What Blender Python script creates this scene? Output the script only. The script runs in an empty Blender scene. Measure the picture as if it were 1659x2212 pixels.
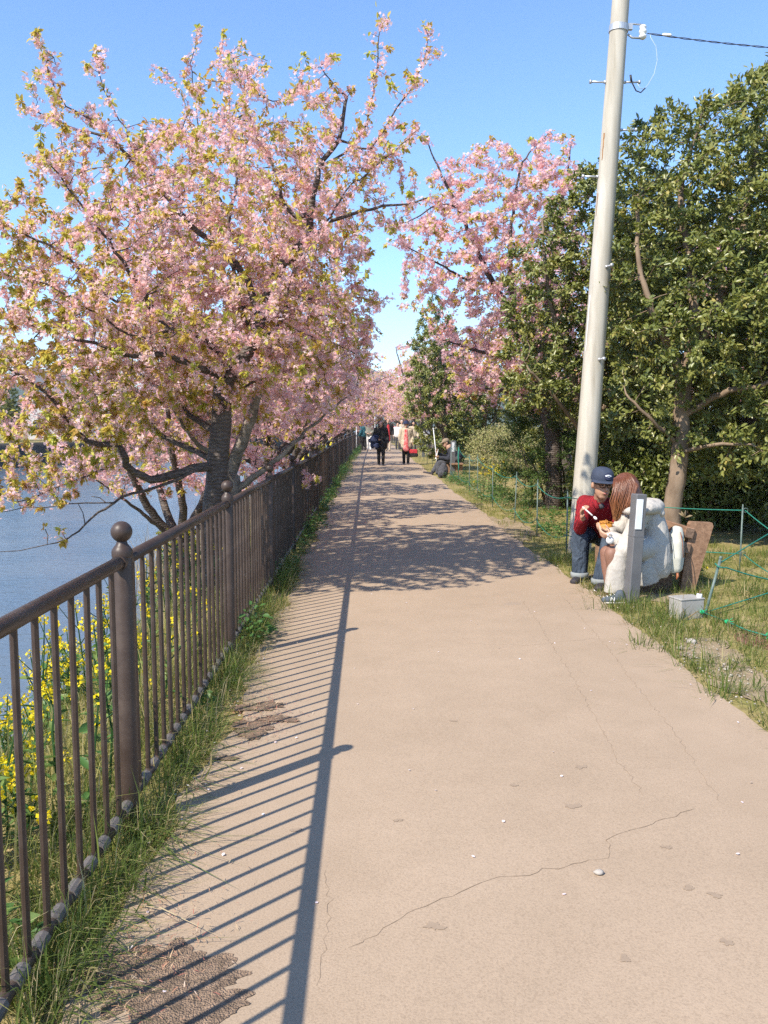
import bpy, bmesh, math, random
import numpy as np
from mathutils import Vector, Matrix

random.seed(11)
RNG = np.random.default_rng(7)
PI = math.pi
C = bpy.context.scene.collection
SC = bpy.context.scene

# ------------------------------------------------------------------ camera
HC = 1.45
FPX, UC, VC = 1850.0, 829.5, 1106.0            # focal length and centre on a 1659 x 2212 grid
PITCH = math.atan((VC - 920.0) / FPX)
YAW = math.atan(34.5 / FPX * math.cos(PITCH))
cam_data = bpy.data.cameras.new('camera')
cam = bpy.data.objects.new('camera', cam_data)
C.objects.link(cam)
cam.location = (0, 0, HC)
cam.rotation_euler = (PI / 2 - PITCH, 0, -YAW)
cam_data.sensor_fit = 'VERTICAL'
cam_data.sensor_height = 36.0
cam_data.lens = 36.0 * FPX / 2212.0
cam_data.clip_end = 6000
cam_data.clip_start = 0.05
SC.camera = cam

# ------------------------------------------------------------------ sky, sun, exposure
SUN_DIR = Vector((0.703, 0.675, -1.0)).normalized()      # the way the light travels
SUN_EL = math.asin(-SUN_DIR.z)
SUN_AZ = math.atan2(-SUN_DIR.x, -SUN_DIR.y)             # clockwise from +Y
world = bpy.data.worlds.new('World')
SC.world = world
world.use_nodes = True
wn = world.node_tree
sky = wn.nodes.new('ShaderNodeTexSky')
sky.sky_type = 'NISHITA'
sky.sun_disc = False
sky.sun_elevation = SUN_EL
sky.sun_rotation = SUN_AZ
sky.altitude = 0
sky.air_density = 1.0
sky.dust_density = 0.25
sky.ozone_density = 7.5
bg = wn.nodes['Background']
wn.links.new(sky.outputs['Color'], bg.inputs['Color'])
bg.inputs['Strength'].default_value = 0.14

sun_data = bpy.data.lights.new('sun', 'SUN')
sun_data.energy = 3.9
sun_data.angle = math.radians(0.5)
sun_data.color = (1.0, 0.92, 0.80)
sun = bpy.data.objects.new('sun', sun_data)
C.objects.link(sun)
sun.rotation_euler = SUN_DIR.to_track_quat('-Z', 'Y').to_euler()
sun.location = (-20, -5, 30)

SC.view_settings.view_transform = 'Standard'
SC.view_settings.look = 'None'
SC.view_settings.gamma = 1.0
SC.view_settings.use_curve_mapping = False
SC.view_settings.exposure = 1.06
SC.render.engine = 'CYCLES'
SC.cycles.max_bounces = 7
SC.cycles.diffuse_bounces = 3
SC.cycles.glossy_bounces = 3
SC.cycles.transmission_bounces = 4
SC.cycles.use_denoising = False
SC.cycles.caustics_reflective = False
SC.cycles.caustics_refractive = False

# ------------------------------------------------------------------ pixel <-> place
_F = Vector((math.sin(YAW) * math.cos(PITCH), math.cos(YAW) * math.cos(PITCH), -math.sin(PITCH)))
_R = Vector((math.cos(YAW), -math.sin(YAW), 0))
_U = _R.cross(_F)
def ray(u, v):
    return _F * FPX + _R * (u - UC) + _U * (VC - v)
def P(u, v, Y):
    """the place at distance Y along the path that lies on this line of sight"""
    d = ray(u, v)
    return Vector((0, 0, HC)) + d * (Y / d.y)
def G(u, v, z=0.0):
    d = ray(u, v)
    return Vector((0, 0, HC)) + d * ((z - HC) / d.z)

# ------------------------------------------------------------------ materials
M = {}
def nodes_of(name):
    m = bpy.data.materials.new(name)
    m.use_nodes = True
    nt = m.node_tree
    for n in list(nt.nodes):
        nt.nodes.remove(n)
    out = nt.nodes.new('ShaderNodeOutputMaterial')
    M[name] = m
    return m, nt, out
def ramp(nt, stops):
    r = nt.nodes.new('ShaderNodeValToRGB')
    e = r.color_ramp.elements
    while len(e) < len(stops):
        e.new(0.5)
    for i, (p, c) in enumerate(stops):
        e[i].position = p
        e[i].color = (c[0], c[1], c[2], 1)
    return r
def noise(nt, scale, detail=4, rough=0.55, coord='Object', vec=None, mapping=None):
    n = nt.nodes.new('ShaderNodeTexNoise')
    n.inputs['Scale'].default_value = scale
    n.inputs['Detail'].default_value = detail
    n.inputs['Roughness'].default_value = rough
    if vec is None:
        tc = nt.nodes.new('ShaderNodeTexCoord')
        vec = tc.outputs[coord]
    if mapping:
        mp = nt.nodes.new('ShaderNodeMapping')
        mp.inputs['Scale'].default_value = mapping
        nt.links.new(vec, mp.inputs['Vector'])
        vec = mp.outputs['Vector']
    nt.links.new(vec, n.inputs['Vector'])
    return n
def mixc(nt, fac, a, b, mode='MIX'):
    x = nt.nodes.new('ShaderNodeMix')
    x.data_type = 'RGBA'
    x.blend_type = mode
    for sock, val in (('Factor', fac), ('A', a), ('B', b)):
        s = [i for i in x.inputs if i.name == sock and i.enabled][0] if sock != 'Factor' else x.inputs[0]
        if sock == 'A': s = x.inputs[6]
        if sock == 'B': s = x.inputs[7]
        if hasattr(val, 'is_output'):
            nt.links.new(val, s)
        elif isinstance(val, (int, float)):
            s.default_value = val
        else:
            s.default_value = (val[0], val[1], val[2], 1)
    return x.outputs[2]
def principled(nt, out, color, rough=0.6, spec=0.4, metal=0.0, normal=None, rough_sock=None):
    p = nt.nodes.new('ShaderNodeBsdfPrincipled')
    if hasattr(color, 'is_output'):
        nt.links.new(color, p.inputs['Base Color'])
    else:
        p.inputs['Base Color'].default_value = (color[0], color[1], color[2], 1)
    p.inputs['Roughness'].default_value = rough
    if rough_sock is not None:
        nt.links.new(rough_sock, p.inputs['Roughness'])
    p.inputs['Specular IOR Level'].default_value = spec
    p.inputs['Metallic'].default_value = metal
    if normal is not None:
        nt.links.new(normal, p.inputs['Normal'])
    if out is not None:
        nt.links.new(p.outputs['BSDF'], out.inputs['Surface'])
    return p
def bump(nt, height, strength=0.3, dist=0.01):
    b = nt.nodes.new('ShaderNodeBump')
    b.inputs['Strength'].default_value = strength
    b.inputs['Distance'].default_value = dist
    nt.links.new(height, b.inputs['Height'])
    return b.outputs['Normal']
def plain(name, c1, c2=None, scale=8, rough=0.6, spec=0.4, metal=0.0, bstr=0.0, bscale=60, detail=4, mapping=None, bdist=0.004, fold=None):
    """two-tone noise colour with fine relief"""
    m, nt, out = nodes_of(name)
    if c2 is None:
        c2 = tuple(x * 0.78 for x in c1)
    n = noise(nt, scale, detail, mapping=mapping)
    r = ramp(nt, [(0.32, c2), (0.68, c1)])
    nt.links.new(n.outputs['Fac'], r.inputs['Fac'])
    nrm = None
    if bstr:
        nb = noise(nt, bscale, 3, mapping=mapping)
        nrm = bump(nt, nb.outputs['Fac'], bstr, bdist)
    if fold:                                    # broad creases under the fine grain
        nf = noise(nt, fold[0], 3, 0.5, mapping=(1, 1, 0.55))
        nf.inputs['Distortion'].default_value = 1.6
        b2 = nt.nodes.new('ShaderNodeBump')
        b2.inputs['Strength'].default_value = fold[1]; b2.inputs['Distance'].default_value = fold[2]
        nt.links.new(nf.outputs['Fac'], b2.inputs['Height'])
        if nrm is not None: nt.links.new(nrm, b2.inputs['Normal'])
        nrm = b2.outputs['Normal']
    principled(nt, out, r.outputs['Color'], rough, spec, metal, nrm)
    return m
def leafy(name, stops, trans=0.4, rough=0.45, spec=0.4, tstops=None):
    """thin leaf or petal: its colour follows the per-leaf 'tint', some light passes through"""
    m, nt, out = nodes_of(name)
    a = nt.nodes.new('ShaderNodeAttribute')
    a.attribute_name = 'tint'
    r = ramp(nt, stops)
    nt.links.new(a.outputs['Fac'], r.inputs['Fac'])
    p = principled(nt, None, r.outputs['Color'], rough, spec)
    t = nt.nodes.new('ShaderNodeBsdfTranslucent')
    if tstops:
        r2 = ramp(nt, tstops)
        nt.links.new(a.outputs['Fac'], r2.inputs['Fac'])
        nt.links.new(r2.outputs['Color'], t.inputs['Color'])
    else:
        nt.links.new(r.outputs['Color'], t.inputs['Color'])
    mx = nt.nodes.new('ShaderNodeMixShader')
    mx.inputs[0].default_value = trans
    nt.links.new(p.outputs['BSDF'], mx.inputs[1])
    nt.links.new(t.outputs['BSDF'], mx.inputs[2])
    nt.links.new(mx.outputs['Shader'], out.inputs['Surface'])
    return m

# ------------------------------------------------------------------ objects
def tag(o, label=None, cat=None, group=None, kind=None):
    if label: o['label'] = label
    if cat: o['category'] = cat
    if group: o['group'] = group
    if kind: o['kind'] = kind
    return o
def link(o, parent=None):
    C.objects.link(o)
    if parent is not None:
        o.parent = parent
        o.matrix_parent_inverse = Matrix.Identity(4)
    return o
def empty(name, loc=(0, 0, 0), rz=0.0):
    o = bpy.data.objects.new(name, None)
    o.empty_display_size = 0.1
    o.location = loc
    o.rotation_euler = (0, 0, rz)
    C.objects.link(o)
    return o
def meshobj(name, me, mat=None, parent=None, smooth=False, world_in=None):
    """world_in: the vertices are in world space; shift them into the parent's frame"""
    if mat is not None:
        if isinstance(mat, (list, tuple)):
            for x in mat: me.materials.append(M[x] if isinstance(x, str) else x)
        else:
            me.materials.append(M[mat] if isinstance(mat, str) else mat)
    if smooth:
        me.polygons.foreach_set('use_smooth', np.ones(len(me.polygons), bool))
    o = bpy.data.objects.new(name, me)
    link(o, parent)
    if world_in is not None:
        o.location = -Vector(world_in)
    return o
def np_mesh(name, V, loops, sizes, tint=None, midx=None):
    V = np.asarray(V, np.float32).reshape(-1, 3)
    loops = np.asarray(loops, np.int32).ravel()
    sizes = np.asarray(sizes, np.int32).ravel()
    me = bpy.data.meshes.new(name)
    me.vertices.add(len(V))
    me.vertices.foreach_set('co', V.ravel())
    me.loops.add(len(loops))
    me.loops.foreach_set('vertex_index', loops)
    me.polygons.add(len(sizes))
    st = np.zeros(len(sizes), np.int32)
    st[1:] = np.cumsum(sizes)[:-1]
    me.polygons.foreach_set('loop_start', st)
    me.polygons.foreach_set('loop_total', sizes)
    if midx is not None:
        me.polygons.foreach_set('material_index', np.asarray(midx, np.int32))
    if tint is not None:
        a = me.attributes.new('tint', 'FLOAT', 'POINT')
        a.data.foreach_set('value', np.asarray(tint, np.float32))
    me.update(calc_edges=True)
    me.validate()
    return me
def scatter_template(name, T, faces, pos, rot, scl, tint):
    """copies of a small template: T (k,3); rot (n,3,3); scl (n,) or (n,3)"""
    T = np.asarray(T, np.float32)
    n, k = len(pos), len(T)
    scl = np.asarray(scl, np.float32)
    if scl.ndim == 1: scl = scl[:, None].repeat(3, 1)
    L = T[None, :, :] * scl[:, None, :]
    V = np.einsum('nij,nkj->nki', rot.astype(np.float32), L) + pos[:, None, :].astype(np.float32)
    flat = np.concatenate([np.array(f) for f in faces])
    loops = (np.arange(n)[:, None] * k + flat[None, :]).ravel()
    sizes = np.tile([len(f) for f in faces], n)
    return np_mesh(name, V.reshape(-1, 3), loops, sizes, np.repeat(tint, k))
def frames(d, up=None, roll=None):
    """rotation matrices whose local +Y runs along d, local +Z near up"""
    d = d / np.maximum(np.linalg.norm(d, axis=1, keepdims=True), 1e-9)
    n = len(d)
    if up is None:
        up = RNG.normal(size=(n, 3))
    x = np.cross(d, up)
    x /= np.maximum(np.linalg.norm(x, axis=1, keepdims=True), 1e-9)
    z = np.cross(x, d)
    return np.stack([x, d, z], axis=2)
def rand_dirs(n):
    d = RNG.normal(size=(n, 3))
    return d / np.linalg.norm(d, axis=1, keepdims=True)

class MB:
    """collects simple solids into one mesh"""
    def __init__(s): s.v, s.f = [], []
    def add(s, vs, fs):
        o = len(s.v)
        s.v += [tuple(x) for x in vs]
        s.f += [tuple(i + o for i in f) for f in fs]
        return s
    def box(s, c, size, R=None, bevel=0.0):
        bm = bmesh.new()
        bmesh.ops.create_cube(bm, size=1.0)
        for v in bm.verts: v.co = Vector((v.co.x * size[0], v.co.y * size[1], v.co.z * size[2]))
        if bevel: bmesh.ops.bevel(bm, geom=list(bm.edges), offset=bevel, segments=1, affect='EDGES')
        T = Matrix.Translation(Vector(c)) @ (R.to_4x4() if R is not None else Matrix.Identity(4))
        bm.verts.index_update()
        s.add([T @ v.co for v in bm.verts], [[v.index for v in f.verts] for f in bm.faces])
        bm.free()
        return s
    def tube(s, pts, rads, n=8, caps=True, side=None):
        pts = [Vector(p) for p in pts]
        if isinstance(rads, (int, float, tuple)): rads = [rads] * len(pts)
        vs, fs = [], []
        ref = Vector(side) if side is not None else None
        for i, p in enumerate(pts):
            t = (pts[min(i + 1, len(pts) - 1)] - pts[max(i - 1, 0)])
            if t.length < 1e-9: t = Vector((0, 0, 1))
            t.normalize()
            if ref is None:
                ref = t.orthogonal()
            a = (ref - t * ref.dot(t))
            if a.length < 1e-6: a = t.orthogonal()
            a.normalize(); ref = a
            b = t.cross(a)
            r = rads[i]
            ra, rb = (r if isinstance(r, (tuple, list)) else (r, r))
            for k in range(n):
                g = 2 * PI * k / n
                vs.append(p + a * (math.cos(g) * ra) + b * (math.sin(g) * rb))
        for i in range(len(pts) - 1):
            for k in range(n):
                k2 = (k + 1) % n
                fs.append((i * n + k, i * n + k2, (i + 1) * n + k2, (i + 1) * n + k))
        if caps:
            fs.append(tuple(reversed(range(n))))
            fs.append(tuple(range((len(pts) - 1) * n, len(pts) * n)))
        return s.add(vs, fs)
    def lathe(s, prof, base=(0, 0, 0), n=16, R=None):
        """prof: (radius, height) list along +Z"""
        b = Vector(base); vs = []; fs = []
        for r, h in prof:
            for k in range(n):
                g = 2 * PI * k / n
                w = Vector((r * math.cos(g), r * math.sin(g), h))
                if R is not None: w = R @ w
                vs.append(b + w)
        for i in range(len(prof) - 1):
            for k in range(n):
                k2 = (k + 1) % n
                fs.append((i * n + k, i * n + k2, (i + 1) * n + k2, (i + 1) * n + k))
        fs.append(tuple(reversed(range(n))))
        fs.append(tuple(range((len(prof) - 1) * n, len(prof) * n)))
        return s.add(vs, fs)
    def ball(s, c, r, n=16, m=10, R=None):
        rr = r if isinstance(r, (tuple, list)) else (r, r, r)
        vs, fs = [], []
        c = Vector(c)
        for i in range(m + 1):
            th = PI * i / m
            th = min(max(th, 0.02), PI - 0.02)
            for k in range(n):
                g = 2 * PI * k / n
                w = Vector((rr[0] * math.sin(th) * math.cos(g), rr[1] * math.sin(th) * math.sin(g), -rr[2] * math.cos(th)))
                if R is not None: w = R @ w
                vs.append(c + w)
        for i in range(m):
            for k in range(n):
                k2 = (k + 1) % n
                fs.append((i * n + k, i * n + k2, (i + 1) * n + k2, (i + 1) * n + k))
        fs.append(tuple(reversed(range(n))))
        fs.append(tuple(range(m * n, (m + 1) * n)))
        return s.add(vs, fs)
    def mesh(s, name):
        me = bpy.data.meshes.new(name)
        me.from_pydata(s.v, [], s.f)
        me.update()
        return me
    def build(s, name, mat, parent=None, smooth=False, world_in=None):
        return meshobj(name, s.mesh(name), mat, parent, smooth, world_in)
def auto_smooth(o, ang=40):
    me = o.data
    me.polygons.foreach_set('use_smooth', np.ones(len(me.polygons), bool))
    me.set_sharp_from_angle(angle=math.radians(ang))
    return o
# ================================================================== materials of the place
def make_materials():
    # path: worn beige resin asphalt
    m, nt, out = nodes_of('path')
    tc = nt.nodes.new('ShaderNodeTexCoord')
    big = noise(nt, 0.55, 4, 0.6, vec=tc.outputs['Object'])
    mid = noise(nt, 3.2, 9, 0.72, vec=tc.outputs['Object'])
    fine = noise(nt, 160, 2, 0.7, vec=tc.outputs['Object'])
    c1 = ramp(nt, [(0.28, (0.335, 0.250, 0.172)), (0.55, (0.370, 0.278, 0.194)), (0.8, (0.402, 0.305, 0.216))])
    nt.links.new(big.outputs['Fac'], c1.inputs['Fac'])
    c2 = ramp(nt, [(0.30, (0.88, 0.875, 0.86)), (0.62, (1.0, 1.0, 1.0))])
    nt.links.new(mid.outputs['Fac'], c2.inputs['Fac'])
    c3 = ramp(nt, [(0.30, (0.74, 0.725, 0.71)), (0.50, (1.0, 1.0, 1.0)), (0.72, (1.12, 1.11, 1.09))])
    nt.links.new(fine.outputs['Fac'], c3.inputs['Fac'])
    col = mixc(nt, 0.75, c1.outputs['Color'], c2.outputs['Color'], 'MULTIPLY')
    col = mixc(nt, 0.8, col, c3.outputs['Color'], 'MULTIPLY')
    # old stains, each a shape of its own
    st = noise(nt, 2.1, 2, 0.5, vec=tc.outputs['Object'])
    sr = ramp(nt, [(0.70, (0, 0, 0)), (0.74, (1, 1, 1))])
    nt.links.new(st.outputs['Fac'], sr.inputs['Fac'])
    mm = nt.nodes.new('ShaderNodeMath'); mm.operation = 'MULTIPLY'; mm.inputs[1].default_value = 0.35
    nt.links.new(sr.outputs['Color'], mm.inputs[0])
    col = mixc(nt, mm.outputs[0], col, (0.25, 0.20, 0.16))
    h = nt.nodes.new('ShaderNodeMath'); h.operation = 'ADD'
    nt.links.new(fine.outputs['Fac'], h.inputs[0]); nt.links.new(mid.outputs['Fac'], h.inputs[1])
    principled(nt, out, col, 0.86, 0.25, 0, bump(nt, h.outputs[0], 0.35, 0.004))
    # ground under the grass
    m, nt, out = nodes_of('ground')
    a = noise(nt, 1.3, 6, 0.65)
    b = noise(nt, 22, 4, 0.7)
    r1 = ramp(nt, [(0.36, (0.21, 0.20, 0.065)), (0.50, (0.30, 0.25, 0.105)), (0.66, (0.39, 0.30, 0.165))])
    nt.links.new(a.outputs['Fac'], r1.inputs['Fac'])
    r2 = ramp(nt, [(0.3, (0.55, 0.55, 0.5)), (0.7, (1.1, 1.08, 1.0))])
    nt.links.new(b.outputs['Fac'], r2.inputs['Fac'])
    col = mixc(nt, 0.9, r1.outputs['Color'], r2.outputs['Color'], 'MULTIPLY')
    principled(nt, out, col, 0.95, 0.15, 0, bump(nt, b.outputs['Fac'], 0.6, 0.02))
    # bare trodden earth
    m, nt, out = nodes_of('earth')
    a = noise(nt, 7, 5, 0.7); b = noise(nt, 90, 3, 0.7)
    r1 = ramp(nt, [(0.3, (0.20, 0.145, 0.09)), (0.7, (0.37, 0.29, 0.19))])
    nt.links.new(a.outputs['Fac'], r1.inputs['Fac'])
    principled(nt, out, r1.outputs['Color'], 0.95, 0.15, 0, bump(nt, b.outputs['Fac'], 0.7, 0.008))
    # worn-through patch: dark gravelly asphalt
    m, nt, out = nodes_of('old_asphalt')
    v = nt.nodes.new('ShaderNodeTexVoronoi'); v.inputs['Scale'].default_value = 190
    tc = nt.nodes.new('ShaderNodeTexCoord'); nt.links.new(tc.outputs['Object'], v.inputs['Vector'])
    n = noise(nt, 30, 4, 0.7)
    r1 = ramp(nt, [(0.1, (0.29, 0.215, 0.15)), (0.6, (0.185, 0.136, 0.10))])
    nt.links.new(v.outputs['Distance'], r1.inputs['Fac'])
    r2 = ramp(nt, [(0.35, (0.6, 0.58, 0.55)), (0.7, (1.5, 1.4, 1.3))])
    nt.links.new(n.outputs['Fac'], r2.inputs['Fac'])
    col = mixc(nt, 1.0, r1.outputs['Color'], r2.outputs['Color'], 'MULTIPLY')
    principled(nt, out, col, 0.9, 0.25, 0, bump(nt, v.outputs['Distance'], 0.8, 0.008))
    plain('crack', (0.285, 0.208, 0.14), rough=0.95, spec=0.1)
    plain('drip_stain', (0.275, 0.205, 0.145), (0.305, 0.23, 0.162), scale=40, rough=0.9, spec=0.2)
    # river
    m, nt, out = nodes_of('water')
    tc = nt.nodes.new('ShaderNodeTexCoord')
    n1 = noise(nt, 3.0, 5, 0.62, vec=tc.outputs['Object'], mapping=(1.0, 1.9, 1))
    n2 = noise(nt, 0.35, 3, 0.55, vec=tc.outputs['Object'])
    h = nt.nodes.new('ShaderNodeMath'); h.operation = 'ADD'
    nt.links.new(n1.outputs['Fac'], h.inputs[0]); nt.links.new(n2.outputs['Fac'], h.inputs[1])
    r1 = ramp(nt, [(0.35, (0.095, 0.13, 0.17)), (0.7, (0.14, 0.165, 0.19))])
    nt.links.new(n2.outputs['Fac'], r1.inputs['Fac'])
    p = principled(nt, out, r1.outputs['Color'], 0.12, 0.5, 0, bump(nt, h.outputs[0], 0.55, 0.06))
    p.inputs['IOR'].default_value = 1.33
    # fence paint
    m, nt, out = nodes_of('fence_paint')
    a = noise(nt, 5, 5, 0.65); b = noise(nt, 120, 3, 0.7)
    r1 = ramp(nt, [(0.28, (0.036, 0.022, 0.016)), (0.5, (0.055, 0.036, 0.027)), (0.74, (0.098, 0.070, 0.054))])
    nt.links.new(a.outputs['Fac'], r1.inputs['Fac'])
    rr = ramp(nt, [(0.3, (0.36, 0.36, 0.36)), (0.7, (0.54, 0.54, 0.54))])
    nt.links.new(a.outputs['Fac'], rr.inputs['Fac'])
    principled(nt, out, r1.outputs['Color'], 0.4, 0.38, 0, bump(nt, b.outputs['Fac'], 0.12, 0.002), rr.outputs['Color'])
    plain('fence_clamp', (0.15, 0.135, 0.125), (0.085, 0.07, 0.062), scale=30, rough=0.5)
    # cherry bark with bands
    m, nt, out = nodes_of('cherry_bark')
    tc = nt.nodes.new('ShaderNodeTexCoord')
    w = nt.nodes.new('ShaderNodeTexWave'); w.wave_type = 'BANDS'; w.bands_direction = 'Z'
    w.inputs['Scale'].default_value = 9; w.inputs['Distortion'].default_value = 7; w.inputs['Detail'].default_value = 4
    w.inputs['Detail Scale'].default_value = 2.0
    nt.links.new(tc.outputs['Object'], w.inputs['Vector'])
    a = noise(nt, 12, 5, 0.7, vec=tc.outputs['Object'])
    r1 = ramp(nt, [(0.25, (0.058, 0.044, 0.037)), (0.6, (0.105, 0.082, 0.068)), (0.85, (0.19, 0.165, 0.14))])
    nt.links.new(a.outputs['Fac'], r1.inputs['Fac'])
    r2 = ramp(nt, [(0.2, (0.62, 0.60, 0.58)), (0.75, (1.1, 1.08, 1.05))])
    nt.links.new(w.outputs['Fac'], r2.inputs['Fac'])
    col = mixc(nt, 0.8, r1.outputs['Color'], r2.outputs['Color'], 'MULTIPLY')
    h = nt.nodes.new('ShaderNodeMath'); h.operation = 'ADD'
    nt.links.new(a.outputs['Fac'], h.inputs[0]); nt.links.new(w.outputs['Fac'], h.inputs[1])
    principled(nt, out, col, 0.62, 0.4, 0, bump(nt, h.outputs[0], 0.55, 0.012))
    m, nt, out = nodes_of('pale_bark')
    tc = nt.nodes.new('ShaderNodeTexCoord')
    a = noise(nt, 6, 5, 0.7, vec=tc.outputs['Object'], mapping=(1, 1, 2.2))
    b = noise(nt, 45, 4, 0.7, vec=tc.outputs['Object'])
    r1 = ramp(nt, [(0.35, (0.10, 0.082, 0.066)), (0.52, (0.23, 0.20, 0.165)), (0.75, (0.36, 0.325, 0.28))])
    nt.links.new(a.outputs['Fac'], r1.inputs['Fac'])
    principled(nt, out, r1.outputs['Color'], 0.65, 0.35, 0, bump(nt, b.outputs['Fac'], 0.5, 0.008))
    plain('evergreen_bark', (0.27, 0.20, 0.14), (0.15, 0.105, 0.07), scale=9, rough=0.85, spec=0.2, bstr=0.6, bscale=40, mapping=(1, 1, 0.4))
    # foliage
    leafy('blossom', [(0.0, (0.66, 0.28, 0.26)), (0.25, (0.89, 0.53, 0.54)), (0.65, (0.95, 0.69, 0.70)), (1.0, (0.97, 0.87, 0.87))],
          0.52, 0.6, 0.25)
    leafy('cherry_leaf', [(0.0, (0.52, 0.27, 0.09)), (0.25, (0.60, 0.43, 0.10)), (0.6, (0.60, 0.54, 0.10)), (1.0, (0.48, 0.54, 0.11))],
          0.5, 0.45, 0.35)
    leafy('evergreen_leaf', [(0.0, (0.070, 0.105, 0.026)), (0.45, (0.17, 0.195, 0.050)), (0.8, (0.26, 0.255, 0.065)), (1.0, (0.42, 0.33, 0.10))],
          0.26, 0.36, 0.5, [(0.0, (0.06, 0.12, 0.01)), (1.0, (0.25, 0.26, 0.03))])
    leafy('juniper_leaf', [(0.0, (0.035, 0.070, 0.020)), (0.6, (0.085, 0.14, 0.032)), (1.0, (0.18, 0.22, 0.05))], 0.3, 0.55, 0.3)
    leafy('hedge_leaf', [(0.0, (0.11, 0.13, 0.04)), (0.5, (0.27, 0.27, 0.09)), (0.85, (0.42, 0.35, 0.18)), (1.0, (0.50, 0.40, 0.26))], 0.25, 0.5, 0.3)
    leafy('grass', [(0.0, (0.085, 0.145, 0.035)), (0.35, (0.18, 0.24, 0.055)), (0.65, (0.34, 0.345, 0.09)), (0.85, (0.52, 0.44, 0.20)), (1.0, (0.66, 0.54, 0.32))],
          0.35, 0.5, 0.35)
    leafy('herb', [(0.0, (0.035, 0.10, 0.028)), (0.6, (0.085, 0.18, 0.045)), (1.0, (0.20, 0.27, 0.07))], 0.35, 0.45, 0.35)
    leafy('yellow_petal', [(0.0, (0.72, 0.52, 0.01)), (1.0, (0.86, 0.72, 0.03))], 0.35, 0.55, 0.2)
    leafy('litter', [(0.0, (0.36, 0.12, 0.09)), (0.4, (0.46, 0.25, 0.15)), (0.75, (0.55, 0.42, 0.25)), (1.0, (0.80, 0.62, 0.60))], 0.1, 0.7, 0.2)
    leafy('reed', [(0.0, (0.30, 0.23, 0.13)), (1.0, (0.50, 0.40, 0.25))], 0.3, 0.6, 0.2)
    leafy('white_petal', [(0.0, (0.80, 0.66, 0.68)), (1.0, (0.90, 0.85, 0.85))], 0.3, 0.6, 0.2)
    plain('stone', (0.42, 0.38, 0.33), (0.30, 0.265, 0.23), scale=14, rough=0.85, spec=0.2)
    # pole
    m, nt, out = nodes_of('pole_concrete')
    tc = nt.nodes.new('ShaderNodeTexCoord')
    a = noise(nt, 2.2, 6, 0.65, vec=tc.outputs['Object'], mapping=(4, 4, 0.5))
    b = noise(nt, 150, 3, 0.7, vec=tc.outputs['Object'])
    s = noise(nt, 9, 3, 0.6, vec=tc.outputs['Object'], mapping=(1, 1, 0.06))
    r1 = ramp(nt, [(0.25, (0.33, 0.30, 0.245)), (0.5, (0.45, 0.42, 0.355)), (0.75, (0.55, 0.52, 0.45))])
    nt.links.new(a.outputs['Fac'], r1.inputs['Fac'])
    r2 = ramp(nt, [(0.3, (0.78, 0.75, 0.68)), (0.6, (1, 1, 1))])
    nt.links.new(s.outputs['Fac'], r2.inputs['Fac'])
    col = mixc(nt, 0.7, r1.outputs['Color'], r2.outputs['Color'], 'MULTIPLY')
    principled(nt, out, col, 0.85, 0.25, 0, bump(nt, b.outputs['Fac'], 0.3, 0.003))
    plain('galvanised', (0.55, 0.56, 0.57), (0.42, 0.43, 0.44), scale=20, rough=0.45, metal=0.6)
    plain('porcelain', (0.78, 0.78, 0.76), rough=0.2)
    plain('dark_cable', (0.03, 0.03, 0.035), rough=0.6)
    plain('pale_cable', (0.45, 0.55, 0.62), rough=0.5)
    plain('rust', (0.36, 0.20, 0.09), (0.25, 0.12, 0.05), scale=30, rough=0.9)
    plain('stake_green', (0.055, 0.105, 0.09), (0.16, 0.19, 0.17), scale=25, rough=0.5, detail=6)
    plain('rope_green', (0.018, 0.20, 0.14), (0.010, 0.13, 0.09), scale=60, rough=0.7)
    plain('tie_green', (0.01, 0.42, 0.16), rough=0.6)
    plain('post_grey', (0.135, 0.135, 0.14), (0.105, 0.105, 0.11), scale=6, rough=0.5, bstr=0.1, bscale=90)
    plain('reflector_white', (0.72, 0.74, 0.76), (0.62, 0.65, 0.68), scale=6, rough=0.35)
    plain('box_grey', (0.35, 0.335, 0.31), (0.29, 0.275, 0.25), scale=8, rough=0.6)
    plain('white_plastic', (0.80, 0.80, 0.79), rough=0.4)
    # weathered timber
    m, nt, out = nodes_of('bench_wood')
    tc = nt.nodes.new('ShaderNodeTexCoord')
    a = noise(nt, 6, 6, 0.7, vec=tc.outputs['Object'], mapping=(6, 0.6, 6))
    b = noise(nt, 40, 4, 0.7, vec=tc.outputs['Object'], mapping=(3, 0.5, 3))
    r1 = ramp(nt, [(0.3, (0.145, 0.080, 0.048)), (0.7, (0.33, 0.20, 0.125))])
    nt.links.new(a.outputs['Fac'], r1.inputs['Fac'])
    principled(nt, out, r1.outputs['Color'], 0.8, 0.25, 0, bump(nt, b.outputs['Fac'], 0.5, 0.004))
    plain('end_grain', (0.22, 0.145, 0.10), (0.10, 0.062, 0.042), scale=45, rough=0.9, bstr=0.5, bscale=70)
    plain('iron_rust', (0.20, 0.105, 0.065), (0.13, 0.062, 0.04), scale=25, rough=0.85, bstr=0.3, bscale=80)
    plain('hill_forest', (0.05, 0.075, 0.045), (0.03, 0.05, 0.032), scale=0.02, rough=1.0, spec=0.0)
    plain('wall_shaded', (0.085, 0.075, 0.065), (0.05, 0.045, 0.04), scale=0.8, rough=0.95, spec=0.1, detail=7)  # far bank retaining wall, the shade on it put into a dark colour
make_materials()

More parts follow.
